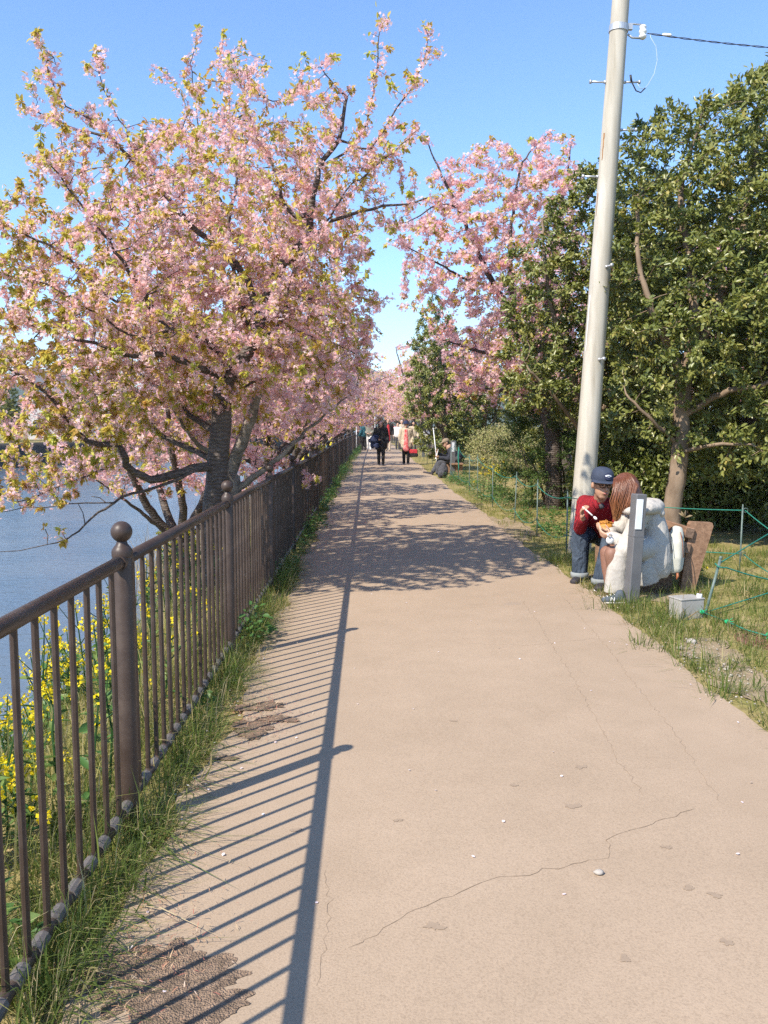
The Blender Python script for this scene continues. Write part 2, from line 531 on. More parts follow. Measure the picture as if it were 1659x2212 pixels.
# ================================================================== terrain
def smoothstep(a, b, x):
    t = np.clip((x - a) / (b - a), 0, 1)
    return t * t * (3 - 2 * t)
def far_shore(Y):
    return np.minimum(-28 + 0.33 * (np.asarray(Y, float) - 65), -8.5)
def near_shift(Y):
    return 0.0 * np.asarray(Y, float)
def gz(x, y):
    """height of the land"""
    x = np.asarray(x, float); y = np.asarray(y, float)
    z = -1.95 * smoothstep(-1.10, -3.9, x) - 0.5 * smoothstep(-3.9, -7.0, x)
    fs = far_shore(y)
    z = np.where(x < fs + 0.2, -2.45 + 2.55 * smoothstep(fs + 0.2, fs - 0.9, x), z)
    z = z + 0.035 * np.sin(x * 2.3 + 1.1) * np.sin(y * 1.7) * smoothstep(-1.05, -1.8, x) * (x > fs)
    z = z + 0.02 * smoothstep(2.1, 3.2, x) * (1 + np.sin(x * 3.1) * np.sin(y * 2.3))
    return z
def build_ground():
    ys = np.concatenate([np.arange(-6, 16, 0.3), np.arange(16, 40, 1.0), np.arange(40, 140, 4.0), np.array([140, 170, 210, 270, 350, 500, 800, 1300, 2200, 4000])])
    near = np.concatenate([np.arange(-7.5, -3.9, 0.4), np.arange(-3.9, -1.0, 0.14), np.array([-1.0, -0.9, -0.7, -0.4, 0.2, 0.8, 1.5, 1.9]), np.arange(2.1, 4.5, 0.2), np.array([5, 6, 8, 11, 16, 25, 50, 120, 300, 800, 2500, 4000])])
    rows = []
    for y in ys:
        f = float(far_shore(y))
        left = np.array([-4000, -2500, -800, -300, -150, f - 40, f - 15, f - 5, f - 1.5, f - 0.9, f - 0.7, f - 0.5, f - 0.35, f - 0.2, f - 0.05, f + 0.1, f + 0.2])
        mid = np.linspace(f + 0.25, -7.51, 5) if f + 0.3 < -7.6 else np.linspace(f + .22, f + 0.6, 5)
        rows.append(np.concatenate([left, mid, near]))
    X = np.array(rows); Y = np.repeat(ys[:, None], X.shape[1], 1)
    Z = gz(X, Y)
    nr, nc = X.shape
    V = np.stack([X, Y, Z], 2).reshape(-1, 3)
    i = np.arange(nr - 1)[:, None] * nc + np.arange(nc - 1)[None, :]
    F = np.stack([i, i + 1, i + nc + 1, i + nc], 2).reshape(-1, 4)
    col = np.tile(np.arange(nc - 1), nr - 1)
    o = meshobj('ground', np_mesh('ground', V, F, np.full(len(F), 4), midx=((col >= 8) & (col <= 16)).astype(int)), ['ground', 'wall_shaded'], smooth=True)
    tag(o, 'grassy earth of the river bank and the verge beside the path', kind='structure')
    # water
    ys2 = np.concatenate([np.arange(-20, 140, 5.0), [170, 250, 400, 800]])
    V = []; F = []
    for k, y in enumerate(ys2):
        f = min(float(far_shore(y)) - 0.6, -8.0)
        V += [(f, y, -1.8), (-2.6, y, -1.8)]
        if k: F.append((2 * k - 2, 2 * k - 1, 2 * k + 1, 2 * k))
    me = bpy.data.meshes.new('river'); me.from_pydata(V, [], F)
    tag(meshobj('river', me, 'water'), 'rippled blue river water beside the path', kind='structure')
build_ground()

def path_left(y):
    return -0.70 + 0.045 * math.sin(y * 1.9) + 0.03 * math.sin(y * 4.7 + 1) + 0.02 * math.sin(y * 11.3)
def path_right(y):
    return 1.90 + 0.03 * math.sin(y * 0.8 + 2) + 0.016 * math.sin(y * 3.7) + 0.008 * math.sin(y * 9.1)
PATH_Z = 0.016
def build_path():
    ys = np.concatenate([np.arange(-3, 12, 0.06), np.arange(12, 40, 0.25), np.arange(40, 131, 2.0)])
    V = []; F = []
    for k, y in enumerate(ys):
        l, r = path_left(y), path_right(y)
        jl = random.uniform(-.012, .012); jr = random.uniform(-.007, .007)
        V += [(l + jl - 0.012, y, -0.02), (l + jl, y, PATH_Z), (0.2, y, PATH_Z + 0.006), (1.1, y, PATH_Z + 0.006), (r + jr, y, PATH_Z), (r + jr + 0.012, y, -0.02)]
        if k:
            a = 6 * (k - 1); b = 6 * k
            for q in range(5): F.append((a + q, a + q + 1, b + q + 1, b + q))
    me = bpy.data.meshes.new('path'); me.from_pydata(V, [], F); me.update()
    o = meshobj('path', me, 'path')
    tag(o, 'long straight beige paved walking path beside the river', kind='structure')
    return o
path = build_path()
def path_height(x):
    return PATH_Z + 0.006 * float(np.interp(x, [-0.7, 0.2, 1.1, 1.9], [0, 1, 1, 0]))
def ribbon(name, px, w, mat, parent, z, jitter=0.012):
    pts = [G(u, v, PATH_Z) for u, v in px]
    fine = []
    for a, b in zip(pts[:-1], pts[1:]):
        n = max(2, int((b - a).length / 0.03))
        for i in range(n):
            q = a.lerp(b, i / n)
            q.x += random.uniform(-jitter, jitter); q.y += random.uniform(-jitter, jitter)
            fine.append(q)
    fine.append(pts[-1])
    V = []; F = []
    for i, p in enumerate(fine):
        t = fine[min(i + 1, len(fine) - 1)] - fine[max(i - 1, 0)]
        nrm = Vector((-t.y, t.x, 0)).normalized()
        ww = w * random.uniform(0.35, 1.2) * (0.3 if i in (0, len(fine) - 1) else 1)
        for s in (-1, 1):
            q = p + nrm * ww * s
            V.append((q.x, q.y, path_height(q.x) + z))
        if i: F.append((2 * i - 2, 2 * i - 1, 2 * i + 1, 2 * i))
    me = bpy.data.meshes.new(name); me.from_pydata(V, [], F); me.update()
    return meshobj(name, me, mat, parent)
def blob_sheet(name, cx, cy, rx, ry, mat, parent, z, seed, n=64, rough=0.3):
    rs = random.Random(seed)
    ph = [rs.uniform(0, 6.28) for _ in range(6)]
    V = [(cx, cy, path_height(cx) + z)]
    for k in range(n):
        g = 2 * PI * k / n
        r = 1 + rough * (0.5 * math.sin(2 * g + ph[0]) + 0.35 * math.sin(3 * g + ph[1]) + 0.3 * math.sin(5 * g + ph[2]) + 0.25 * math.sin(9 * g + ph[3]) + 0.2 * math.sin(14 * g + ph[4]) + .16 * math.sin(23 * g + ph[5])) + rs.uniform(-.03, .03) * (n > 100)
        x, y = cx + rx * r * math.cos(g), cy + ry * r * math.sin(g)
        V.append((x, y, path_height(x) + z))
    F = [(0, 1 + k, 1 + (k + 1) % n) for k in range(n)]
    me = bpy.data.meshes.new(name); me.from_pydata(V, [], F); me.update()
    return meshobj(name, me, mat, parent)
ribbon('crack', [(760, 2055), (890, 1965), (960, 1948), (1000, 1930), (1060, 1905), (1140, 1893), (1240, 1870), (1310, 1856), (1312, 1816), (1350, 1800), (1430, 1775), (1500, 1750)], 0.0010, 'crack', path, 0.0015)
ribbon('crack', [(1395, 1725), (1330, 1640), (1290, 1560), (1240, 1470), (1195, 1400), (1165, 1350), (1130, 1300)], 0.0007, 'crack', path, 0.0015)
ribbon('crack', [(1560, 1740), (1470, 1600), (1380, 1490), (1320, 1410), (1260, 1340), (1215, 1290)], 0.0006, 'crack', path, 0.00155)
ribbon('crack', [(1010, 1392), (1140, 1396), (1290, 1380)], 0.0006, 'crack', path, 0.0015)
ribbon('crack', [(690, 2150), (702, 2050), (715, 1960), (705, 1880)], 0.0006, 'crack', path, 0.0015)
for i, (u, v, a, b) in enumerate([(340, 2120, .21, .17), (395, 2165, .13, .10), (545, 1575, .10, .11), (560, 1528, .12, .07), (600, 1555, .09, .05), (480, 1640, .06, .03)]):
    q = G(u, v, PATH_Z)
    blob_sheet('worn_patch', q.x, q.y, a, b, 'old_asphalt', path, 0.002 + 0.0008 * i, 40 + i, n=120, rough=0.34)
for i, (u, v, s) in enumerate([(1238, 1745, .020), (1255, 1660, .017), (938, 2005, .018), (1488, 1922, .013), (1545, 1938, .014), (1350, 2076, .012), (1440, 1834, .012), (640, 1795, .014), (980, 1560, .012), (1110, 1700, .010), (860, 1775, .011), (1570, 2040, .013)]):
    q = G(u, v, PATH_Z)
    blob_sheet('drip_stain', q.x, q.y, s * 1.3, s * 1.1, 'drip_stain', path, 0.0015, 90 + i, n=28, rough=0.5)
# trodden earth under the bench
bare = [(2.25, 7.35, .38, .55, 3), (2.15, 4.6, .20, .45, 5), (2.2, 5.35, .22, .3, 6), (2.0, 12.2, .25, 1.6, 7), (2.45, 7.9, .3, .4, 8)]
for i, (x, y, a, b, s) in enumerate(bare):
    o = blob_sheet('bare_earth', x, y, a, b, 'earth', None, 0, s, n=60, rough=0.35)
    for v in o.data.vertices: v.co.z = float(gz(v.co.x, v.co.y)) + 0.006 + 0.001 * i
    tag(o, 'trodden bare earth on the verge', kind='structure')

# distant hills
def build_hills():
    V = []; F = []
    n = 140
    for k in range(n):
        g = math.radians(-75 + 150 * k / (n - 1))
        d = 1500
        h = 78 + 26 * math.sin(k * .19 + .6) + 14 * math.sin(k * .47 + 2) + 6 * math.sin(k * 1.3)
        x, y = d * math.sin(g), d * math.cos(g)
        V += [(x * .8, y * .8, -2), (x * .9, y * .9, h * .55 + 6 * math.sin(k * .9)), (x, y, h + random.uniform(-3, 3)), (x * 1.25, y * 1.25, -2)]
        if k:
            a, b = 4 * (k - 1), 4 * k
            for q in range(3): F.append((a + q, b + q, b + q + 1, a + q + 1))
    me = bpy.data.meshes.new('hills'); me.from_pydata(V, [], F); me.update()
    tag(meshobj('hills', me, 'hill_forest', smooth=True), 'far wooded blue hills beyond the trees', kind='structure')
build_hills()
# ================================================================== riverside fence
FX = -0.86
SP = 2.25
def fence_x(y):
    return FX + 0.35 * float(smoothstep(26, 75, y))
def build_fence():
    root = empty('riverside_fence', (FX, 0, 0))
    tag(root, 'dark brown railing with ball-topped posts between the path and the river', 'fence')
    inv = (FX, 0, 0)
    # post and its ball, shared meshes, built at the origin
    pm = MB().lathe([(.035, -.05), (.035, .985), (.033, .99), (.033, .994), (.036, .998), (.036, 1.014), (.034, 1.022), (.027, 1.032), (.020, 1.040), (.017, 1.050)], n=20).mesh('post')
    ball_prof = [(.013, 1.045)] + [(.037 * math.sin(t), 1.083 - .037 * math.cos(t)) for t in np.linspace(.38, PI - .06, 14)]
    bmz = MB().lathe(ball_prof, n=24).mesh('ball_cap')
    cm = MB().tube([(0, -.055, .98), (0, .055, .98)], .0275, 14).mesh('collar')
    bar = MB().tube([(0, 0, .10), (0, 0, .97)], .0098, 8).mesh('baluster')
    clamp = MB().tube([(0, -.034, .105), (0, .034, .105)], .0215, 10).mesh('clamp')
    for m_, mt in ((pm, 'fence_paint'), (bmz, 'fence_paint'), (cm, 'fence_paint'), (bar, 'fence_paint'), (clamp, 'fence_clamp')):
        m_.materials.append(M[mt])
        m_.polygons.foreach_set('use_smooth', np.ones(len(m_.polygons), bool))
        m_.set_sharp_from_angle(angle=math.radians(35))
    posts = [0.73 + SP * k for k in range(0, 40)]
    nb = 17
    far_v = MB()
    count = 0
    for k, y in enumerate(posts):
        x = fence_x(y)
        lx = x - FX
        if k < 26:
            p = link(bpy.data.objects.new('post', pm), root); p.location = (lx, y, 0)
            b = link(bpy.data.objects.new('ball_cap', bmz), p)
            c = link(bpy.data.objects.new('collar', cm), p)
        else:
            far_v.tube([(lx, y, 0), (lx, y, 1.04)], .035, 6)
            far_v.ball((lx, y, 1.083), .037, 8, 6)
        if k == len(posts) - 1: break
        y2 = posts[k + 1]; x2 = fence_x(y2) - FX
        if k < 26:
            MB().tube([(lx, y, .98), (x2, y2, .98)], (.0228), 14).build('top_rail', 'fence_paint', root, True)
            MB().tube([(lx, y, .105), (x2, y2, .105)], .0175, 10).build('bottom_rail', 'fence_paint', root, True)
        else:
            far_v.tube([(lx, y, .98), (x2, y2, .98)], .0228, 6)
            far_v.tube([(lx, y, .105), (x2, y2, .105)], .0175, 5)
        for j in range(1, nb):
            t = j / nb
            bx, by = lx + (x2 - lx) * t, y + SP * t
            if k < 18:
                o = link(bpy.data.objects.new('baluster', bar), root); o.location = (bx, by, 0)
                o.rotation_euler = (random.uniform(-.004, .004), random.uniform(-.004, .004), random.uniform(0, 6))
                if k < 5:
                    c = link(bpy.data.objects.new('clamp', clamp), root)
                    c.location = (bx, by + SP / nb * .5, 0)
            else:
                far_v.tube([(bx, by, .10), (bx, by, .97)], .0098, 4, caps=False)
    o = far_v.build('far_railing', 'fence_paint', root)
    o['kind'] = 'stuff'
    return root
build_fence()
# ================================================================== growing trees
def resample(pts, rads, step):
    pts = [Vector(p) for p in pts]
    out = [(pts[0], rads[0])]
    # smooth the limb a little with Catmull-Rom
    n = len(pts)
    for i in range(n - 1):
        p0, p1, p2, p3 = pts[max(i - 1, 0)], pts[i], pts[i + 1], pts[min(i + 2, n - 1)]
        k = max(1, int(round((p2 - p1).length / step)))
        for j in range(1, k + 1):
            t = j / k
            q = 0.5 * ((2 * p1) + (p2 - p0) * t + (2 * p0 - 5 * p1 + 4 * p2 - p3) * t * t + (3 * p1 - p0 - 3 * p2 + p3) * t ** 3)
            out.append((q, rads[i] + (rads[i + 1] - rads[i]) * t))
    return out
class Skeleton:
    def __init__(s):
        s.pos = []; s.par = []; s.r = []
    def limb(s, pts, r0, r1, step=0.09, start=None, wob=0.012):
        """a limb as a polyline; it joins the nearest node that exists already"""
        rads = list(np.linspace(r0, r1, len(pts)))
        line = resample(pts, rads, step)
        if s.pos:
            A = np.array(s.pos)
            d = np.linalg.norm(A - np.array(line[0][0])[None], axis=1)
            parent = int(np.argmin(d)) if start is None else start
        else:
            parent = -1
        ids = []
        for i, (p, r) in enumerate(line):
            if i == 0 and parent >= 0 and (Vector(s.pos[parent]) - p).length < 0.03: continue
            w = wob * min(1, i / 4)
            s.pos.append((p.x + random.uniform(-w, w), p.y + random.uniform(-w, w), p.z + random.uniform(-w, w)))
            s.par.append(parent); s.r.append(r)
            parent = len(s.pos) - 1
            ids.append(parent)
        return ids
    def colonize(s, A, di=0.8, dk=0.16, step=0.09, iters=90, trop=(0, 0, 0.06), jit=0.12, maxn=9000):
        A = np.array(A, float)
        pos = np.array(s.pos, float)
        def nearest(A, pts, base):
            best = np.full(len(A), 1e9); idx = np.zeros(len(A), int)
            for c in range(0, len(pts), 400):
                D = np.linalg.norm(A[:, None] - pts[None, c:c + 400], axis=2)
                j = D.argmin(1); d = D[np.arange(len(A)), j]
                m = d < best
                best[m] = d[m]; idx[m] = j[m] + c + base
            return best, idx
        nd, ni = nearest(A, pos, 0)
        trop = np.array(trop)
        for it in range(iters):
            act = nd < di
            if not act.any() or len(pos) > maxn: break
            dirs = A[act] - pos[ni[act]]
            dirs /= np.maximum(np.linalg.norm(dirs, axis=1, keepdims=True), 1e-6)
            acc = np.zeros((len(pos), 3)); np.add.at(acc, ni[act], dirs)
            grow = np.unique(ni[act])
            g = acc[grow]
            g /= np.maximum(np.linalg.norm(g, axis=1, keepdims=True), 1e-6)
            g = g + trop + RNG.normal(size=g.shape) * jit
            g /= np.maximum(np.linalg.norm(g, axis=1, keepdims=True), 1e-6)
            new = pos[grow] + g * step
            base = len(pos)
            pos = np.concatenate([pos, new])
            s.par += [int(x) for x in grow]
            s.r += [0.0] * len(new)
            d2, i2 = nearest(A, new, base)
            m = d2 < nd
            nd[m] = d2[m]; ni[m] = i2[m]
            keep = nd > dk
            A, nd, ni = A[keep], nd[keep], ni[keep]
            if len(A) == 0: break
        s.pos = [tuple(p) for p in pos]
        return s
    def finish(s, tip=0.0028, ex=2.5):
        n = len(s.pos)
        acc = np.zeros(n)
        r = np.array(s.r)
        s.kids = [[] for _ in range(n)]
        for i, p in enumerate(s.par):
            if p >= 0: s.kids[p].append(i)
        order = np.argsort([-1])  # placeholder
        depth = np.zeros(n, int)
        for i in range(n):
            if s.par[i] >= 0: depth[i] = depth[s.par[i]] + 1
        for i in sorted(range(n), key=lambda q: -depth[q]):
            own = max(tip, acc[i] ** (1 / ex)) if acc[i] > 0 else tip
            r[i] = max(own, s.r[i]) if s.r[i] > 0 else own
            if s.par[i] >= 0: acc[s.par[i]] += min(own, r[i]) ** ex
        for i in range(n):                       # never thicker than the wood that carries it
            if s.par[i] >= 0: r[i] = min(r[i], r[s.par[i]])
        s.rad = r
        s.P = np.array(s.pos)
        return s
    def wood(s, name):
        mb = MB()
        n = len(s.pos)
        roots = [i for i in range(n) if s.par[i] < 0]
        stack = [(i, None) for i in roots]
        while stack:
            i, pr = stack.pop()
            chain = [] if pr is None else [pr]
            chain.append(i)
            cur = i
            while s.kids[cur]:
                ks = sorted(s.kids[cur], key=lambda q: -s.rad[q])
                for o in ks[1:]: stack.append((o, cur))
                cur = ks[0]; chain.append(cur)
            pts = [s.pos[q] for q in chain]
            rs = [s.rad[q] for q in chain]
            if pr is not None: rs[0] = min(rs[0], rs[1] * 1.35)
            if len(pts) < 2: continue
            rm = max(rs)
            if rm < 0.006 and len(pts) > 4:        # thin twigs: every other node
                keep = list(range(0, len(pts), 2))
                if keep[-1] != len(pts) - 1: keep.append(len(pts) - 1)
                pts = [pts[q] for q in keep]; rs = [rs[q] for q in keep]
            mb.tube(pts, rs, 10 if rm > .05 else 6 if rm > .015 else 4 if rm > .006 else 3, caps=False)
        return mb.mesh(name)
    def twigs(s, rmax=0.010):
        """positions and directions of thin wood"""
        idx = np.where(s.rad < rmax)[0]
        idx = idx[[s.par[i] >= 0 for i in idx]]
        d = s.P[idx] - s.P[[s.par[i] for i in idx]]
        d /= np.maximum(np.linalg.norm(d, axis=1, keepdims=True), 1e-6)
        tip = np.array([len(s.kids[i]) == 0 for i in idx])
        return idx, s.P[idx], d, tip

def in_ellipsoids(els, n, shell=0.0):
    out = []
    vol = np.array([e[1][0] * e[1][1] * e[1][2] for e in els]); vol = vol / vol.sum()
    for (c, r), w in zip(els, vol):
        k = int(n * w)
        d = rand_dirs(k) * (RNG.uniform(shell ** 3, 1, size=(k, 1)) ** (1 / 3))
        out.append(np.array(c)[None] + d * np.array(r)[None])
    return np.concatenate(out)

# templates ---------------------------------------------------------
def flower_template(full=True):
    V = [(0, 0, 0)]; F = []
    for k in range(5):
        g = 2 * PI * k / 5
        def pt(rr, da, z): return (rr * math.cos(g + da), rr * math.sin(g + da), z)
        b = len(V)
        if full:
            V += [pt(.62, -.52, .22), pt(1.0, 0, .30), pt(.62, .52, .22)]
            F.append((0, b, b + 1, b + 2))
        else:
            V += [pt(.95, -.5, .25), pt(.95, .5, .25)]
            F.append((0, b, b + 1))
    return V, F
LEAF_V = [(0, 0, 0), (.22, .28, .05), (.25, .62, .02), (0, 1.0, -.14), (-.25, .62, .02), (-.22, .28, .05)]
LEAF_F = [(0, 1, 2, 3), (0, 3, 4, 5)]
LEAF_SV, LEAF_SF = LEAF_V, LEAF_F
DIA_F = [(0, 1, 2, 3)]

def cherry_foliage(sk, name, n_fl, n_lf, full=True, bare=None, fsize=.0195, lsize=.075, leaf_tip=0.75, spread=.055, leaf_w=None):
    idx, pos, d, tip = sk.twigs(0.009)
    if bare is not None:
        k = ~bare(pos, idx)
        pos, d, tip = pos[k], d[k], tip[k]
    # blossoms sit in pompoms along the thin wood
    w = RNG.uniform(0.0, 1.0, len(pos)) ** 1.6 + 0.08
    per = RNG.poisson(w / w.mean() * n_fl / len(pos))
    rep = np.repeat(np.arange(len(pos)), per)
    off = rand_dirs(len(rep)) * (RNG.uniform(0.1, 1, (len(rep), 1)) ** (1 / 2)) * spread
    off[:, 2] -= 0.022
    p = pos[rep] + off + d[rep] * RNG.uniform(-.05, .05, (len(rep), 1))
    ax = off / np.maximum(np.linalg.norm(off, axis=1, keepdims=True), 1e-6) + RNG.normal(size=off.shape) * .45 + np.array([0, 0, -.15])
    R = frames(RNG.normal(size=off.shape), up=ax)
    # frames() keeps local z near 'up'
    z = ax / np.linalg.norm(ax, axis=1, keepdims=True)
    x = np.cross(z, RNG.normal(size=off.shape)); x /= np.linalg.norm(x, axis=1, keepdims=True)
    R = np.stack([x, np.cross(z, x), z], 2)
    T, F = flower_template(full)
    clump = RNG.uniform(0, 1, len(pos))[rep]
    tint = np.clip(.25 + .5 * RNG.uniform(0, 1, len(rep)) + .35 * (clump - .5), 0, 1)
    fl = scatter_template(name + '_blossoms', T, F, p, R, RNG.uniform(.8, 1.2, len(rep)) * fsize, tint)
    # leaves: bronze-green tufts, most of them at the twig ends
    wl = np.where(tip, leaf_tip, .2) * RNG.uniform(0, 1, len(pos)) ** 1.2
    if leaf_w is not None: wl = wl * leaf_w(pos)
    per = RNG.poisson(wl / wl.mean() * n_lf / len(pos))
    rep = np.repeat(np.arange(len(pos)), per)
    ld = d[rep] * .5 + rand_dirs(len(rep)) * .8 + np.array([0, 0, -.30])
    p = pos[rep] + rand_dirs(len(rep)) * .012 + d[rep] * RNG.uniform(0, .05, (len(rep), 1))
    R = frames(ld, up=np.array([[0, 0, 1.0]]).repeat(len(rep), 0) + RNG.normal(size=ld.shape) * .35)
    clump = RNG.uniform(0, 1, len(pos))[rep]
    tint = np.clip(.55 * clump + .45 * RNG.uniform(0, 1, len(rep)), 0, 1)
    s = RNG.uniform(.55, 1.15, len(rep)) * lsize
    lf = scatter_template(name + '_leaves', LEAF_V, LEAF_F, p, R, np.stack([s * .85, s, s], 1), tint)
    return fl, lf

def plant_tree(name, wood, fl, lf, bark, loc, rz=0, sc=1.0, label=None, cat='tree', group=None, crown=('blossoms', 'leaves'), mats=('blossom', 'cherry_leaf')):
    root = empty(name, loc, rz)
    root.scale = (sc, sc, sc)
    tag(root, label, cat, group)
    for nm, me, mt in (('trunk', wood, bark), (crown[0], fl, mats[0]), (crown[1], lf, mats[1])):
        if me is None: continue
        if not me.materials: me.materials.append(M[mt])
        o = link(bpy.data.objects.new(nm, me), root)
        if nm != 'trunk': o['kind'] = 'stuff'
    return root
def smooth_mesh(me):
    me.polygons.foreach_set('use_smooth', np.ones(len(me.polygons), bool))
    return me

# ------------------------------------------------------------------ the big cherry in front, limb by limb
TB = Vector((-1.33, 7.44, 0))
TK = 7.44 / 8.5                       # the limb depths below were sketched for a trunk 8.5 m off
def Q(u, v, y): return P(u, v, y * TK) - TB
def px_limb(pts, y0, y1):
    """image-guided limb, its distance running from y0 to y1"""
    n = len(pts)
    return [Q(u, v, y0 + (y1 - y0) * i / (n - 1)) for i, (u, v) in enumerate(pts)]
def build_big_cherry():
    sk = Skeleton()
    base = Vector((0.02, 0.0, float(gz(TB.x, TB.y)) - .12))
    trunk = [base + Vector((-.02, 0, 0)), Q(462, 1120, 8.5), Q(467, 1060, 8.5), Q(470, 1010, 8.5), Q(476, 940, 8.5), Q(479, 870, 8.5), Q(484, 828, 8.5)]
    sk.limb(trunk, .100, .082, wob=.006)
    L = [
     # big right stem and its forks
     ([(484, 828), (508, 795), (528, 768), (546, 734), (561, 694), (583, 628), (609, 574), (646, 534), (664, 505), (676, 440), (690, 360), (735, 300), (748, 210)], 8.5, 8.1, .098, .018),
     ([(609, 574), (650, 548), (700, 490), (760, 462), (830, 445), (900, 436), (945, 425)], 8.35, 8.0, .042, .008),
     ([(640, 470), (615, 440), (604, 405), (598, 380), (584, 348), (549, 297), (525, 200), (500, 115)], 8.25, 8.3, .032, .006),
     ([(690, 360), (745, 330), (790, 270), (812, 150), (822, 45)], 8.15, 8.1, .022, .004),
     ([(735, 300), (800, 320), (860, 230), (905, 160), (925, 95)], 8.15, 7.9, .020, .004),
     ([(748, 210), (720, 180), (690, 140)], 8.1, 8.0, .010, .004),
     ([(700, 490), (760, 400), (850, 330), (900, 280)], 8.1, 8.6, .020, .005),
     # left limbs
     ([(484, 828), (470, 808), (458, 803), (432, 794), (386, 774), (340, 763), (289, 769), (226, 749), (120, 720), (40, 690)], 8.5, 7.4, .062, .008),
     ([(470, 808), (486, 780), (478, 763), (455, 743), (403, 717), (363, 714), (329, 677), (312, 640), (283, 591), (249, 543), (203, 477), (150, 405), (100, 340)], 8.5, 6.9, .064, .007),
     ([(561, 694), (535, 610), (489, 543), (443, 514), (400, 474), (369, 440), (318, 377), (280, 345), (240, 300), (170, 280), (100, 250), (55, 235)], 8.4, 7.6, .058, .006),
     ([(250, 308), (200, 260), (145, 230), (120, 200), (105, 155)], 7.8, 7.7, .016, .004),
     ([(300, 360), (270, 280), (225, 190), (205, 112)], 7.9, 7.9, .016, .004),
     ([(546, 734), (520, 640), (497, 560), (495, 477), (506, 414), (511, 371), (509, 314), (495, 220), (490, 120)], 8.5, 9.2, .046, .006),
     ([(495, 477), (478, 434), (458, 397), (430, 330), (402, 230), (360, 150)], 9.0, 9.3, .024, .004),
     ([(430, 330), (425, 220), (412, 140), (425, 85)], 9.2, 9.2, .012, .004),
     # low limbs
     ([(470, 1008), (440, 1008), (415, 1013), (372, 1027), (329, 1034), (289, 1021), (274, 1007), (269, 978), (254, 961), (212, 958), (172, 938), (146, 910), (123, 878), (97, 847), (40, 805), (-20, 780)], 8.5, 7.1, .080, .014),
     ([(269, 985), (230, 1010), (185, 1030), (130, 1050), (70, 1075), (10, 1090)], 7.7, 7.2, .020, .006),
     ([(440, 1010), (420, 1018), (366, 1044), (286, 1067), (246, 1087), (212, 1107), (183, 1133), (154, 1156), (123, 1170), (71, 1184), (-10, 1190)], 8.4, 7.2, .028, .005),
     ([(246, 1087), (183, 1087), (123, 1093), (46, 1098), (-10, 1107)], 7.9, 7.5, .013, .005),
     ([(146, 910), (165, 870), (172, 840), (200, 790)], 7.5, 7.3, .018, .005),
     ([(476, 930), (441, 918), (397, 885), (360, 848), (323, 824), (270, 780)], 8.5, 9.6, .064, .014),
     ([(471, 1000), (423, 975), (367, 951), (323, 912), (280, 860), (220, 800)], 8.5, 9.3, .056, .012),
     ([(583, 628), (640, 640), (700, 650), (760, 640), (810, 650)], 8.4, 8.9, .028, .006),
     ([(546, 734), (590, 720), (650, 720), (720, 740), (780, 770)], 8.5, 9.3, .030, .006),
     ([(480, 870), (510, 850), (560, 820), (630, 800), (700, 790)], 8.5, 9.5, .034, .006),
     ([(363, 714), (300, 730), (230, 690), (150, 640), (60, 600)], 7.7, 7.0, .026, .006),
     ([(312, 640), (250, 650), (150, 560), (40, 500), (-10, 470)], 7.5, 7.3, .024, .006),
    ]
    bare_ids = set()
    for pts, y0, y1, r0, r1 in L:
        k = .78 if pts[0] == (484, 828) else .62
        ids = sk.limb(px_limb(pts, y0, y1), r0 * k * TK, r1 * k * TK, step=.08)
        if pts[0] in ((440, 1010), (246, 1087)): bare_ids |= set(ids)
    E = [(Q(430, 640, 8.1), (1.55, 1.55, 1.05)), (Q(560, 400, 8.3), (1.25, 1.2, .85)), (Q(160, 760, 7.7), (1.05, 1.15, .70)),
         (Q(250, 480, 7.9), (1.0, 1.1, .80)), (Q(760, 400, 8.3), (.62, .8, .72)), (Q(650, 680, 8.9), (.95, 1.0, .62)), (Q(110, 930, 7.4), (.65, .6, .38)),
         (Q(60, 560, 7.7), (.6, .9, .55)), (Q(330, 920, 9.2), (.8, .7, .35)), (Q(560, 230, 8.3), (.75, .7, .45)), (Q(90, 1050, 7.3), (.40, .3, .14)), (Q(110, 930, 7.4), (.65, .6, .38)), (Q(80, 1040, 7.3), (.45, .3, .16)), (Q(80, 1045, 7.25), (.42, .3, .15)), (Q(160, 820, 7.6), (.8, .8, .5)), (Q(60, 700, 7.5), (.6, .8, .6))]
    E = [(c_, tuple(TK * q_ for q_ in r_)) for c_, r_ in E]
    A = in_ellipsoids(E, 4300)
    # shoots stand free of the mass, so seed along them too
    sh = []
    for pts, y0, y1, r0, r1 in L:
        if r1 <= .006 and pts[0] not in ((440, 1010), (246, 1087)):
            for q in px_limb(pts[-4:], y0 + (y1 - y0) * .6, y1):
                sh.append(np.array(q)[None] + RNG.normal(size=(6, 3)) * .10)
    A = np.concatenate([A] + sh)
    # keep the sky holes and the space over the path and the water open
    W = A + np.array(TB)[None]
    A = A[(W[:, 2] > .30)]
    nb = len(sk.pos)
    sk.colonize(A, di=.76, dk=.118, step=.066, jit=.16, trop=(0, 0, .05), maxn=15000)
    # a few short spurs on the bare low branch
    b = sorted(bare_ids)
    for i in b[4::5]:
        p0 = Vector(sk.pos[i]); q = p0 + Vector((random.uniform(-.12, .05), random.uniform(-.08, .08), random.uniform(.02, .16)))
        if len(sk.pos) % 3 == 0: q = q + (q - p0)
        sk.limb([p0, p0.lerp(q, .5) + Vector((.01, 0, .01)), q], .005, .003, start=i)
        bare_ids |= set(range(len(sk.pos) - 4, len(sk.pos)))
    sk.finish(tip=.0026, ex=2.95)
    ends = set(b[-10:]) if b else set()
    def bare(pos, idx):
        w = pos + np.array(TB)[None]
        own = np.array([(i in bare_ids) and random.random() > .10 for i in idx])
        return own
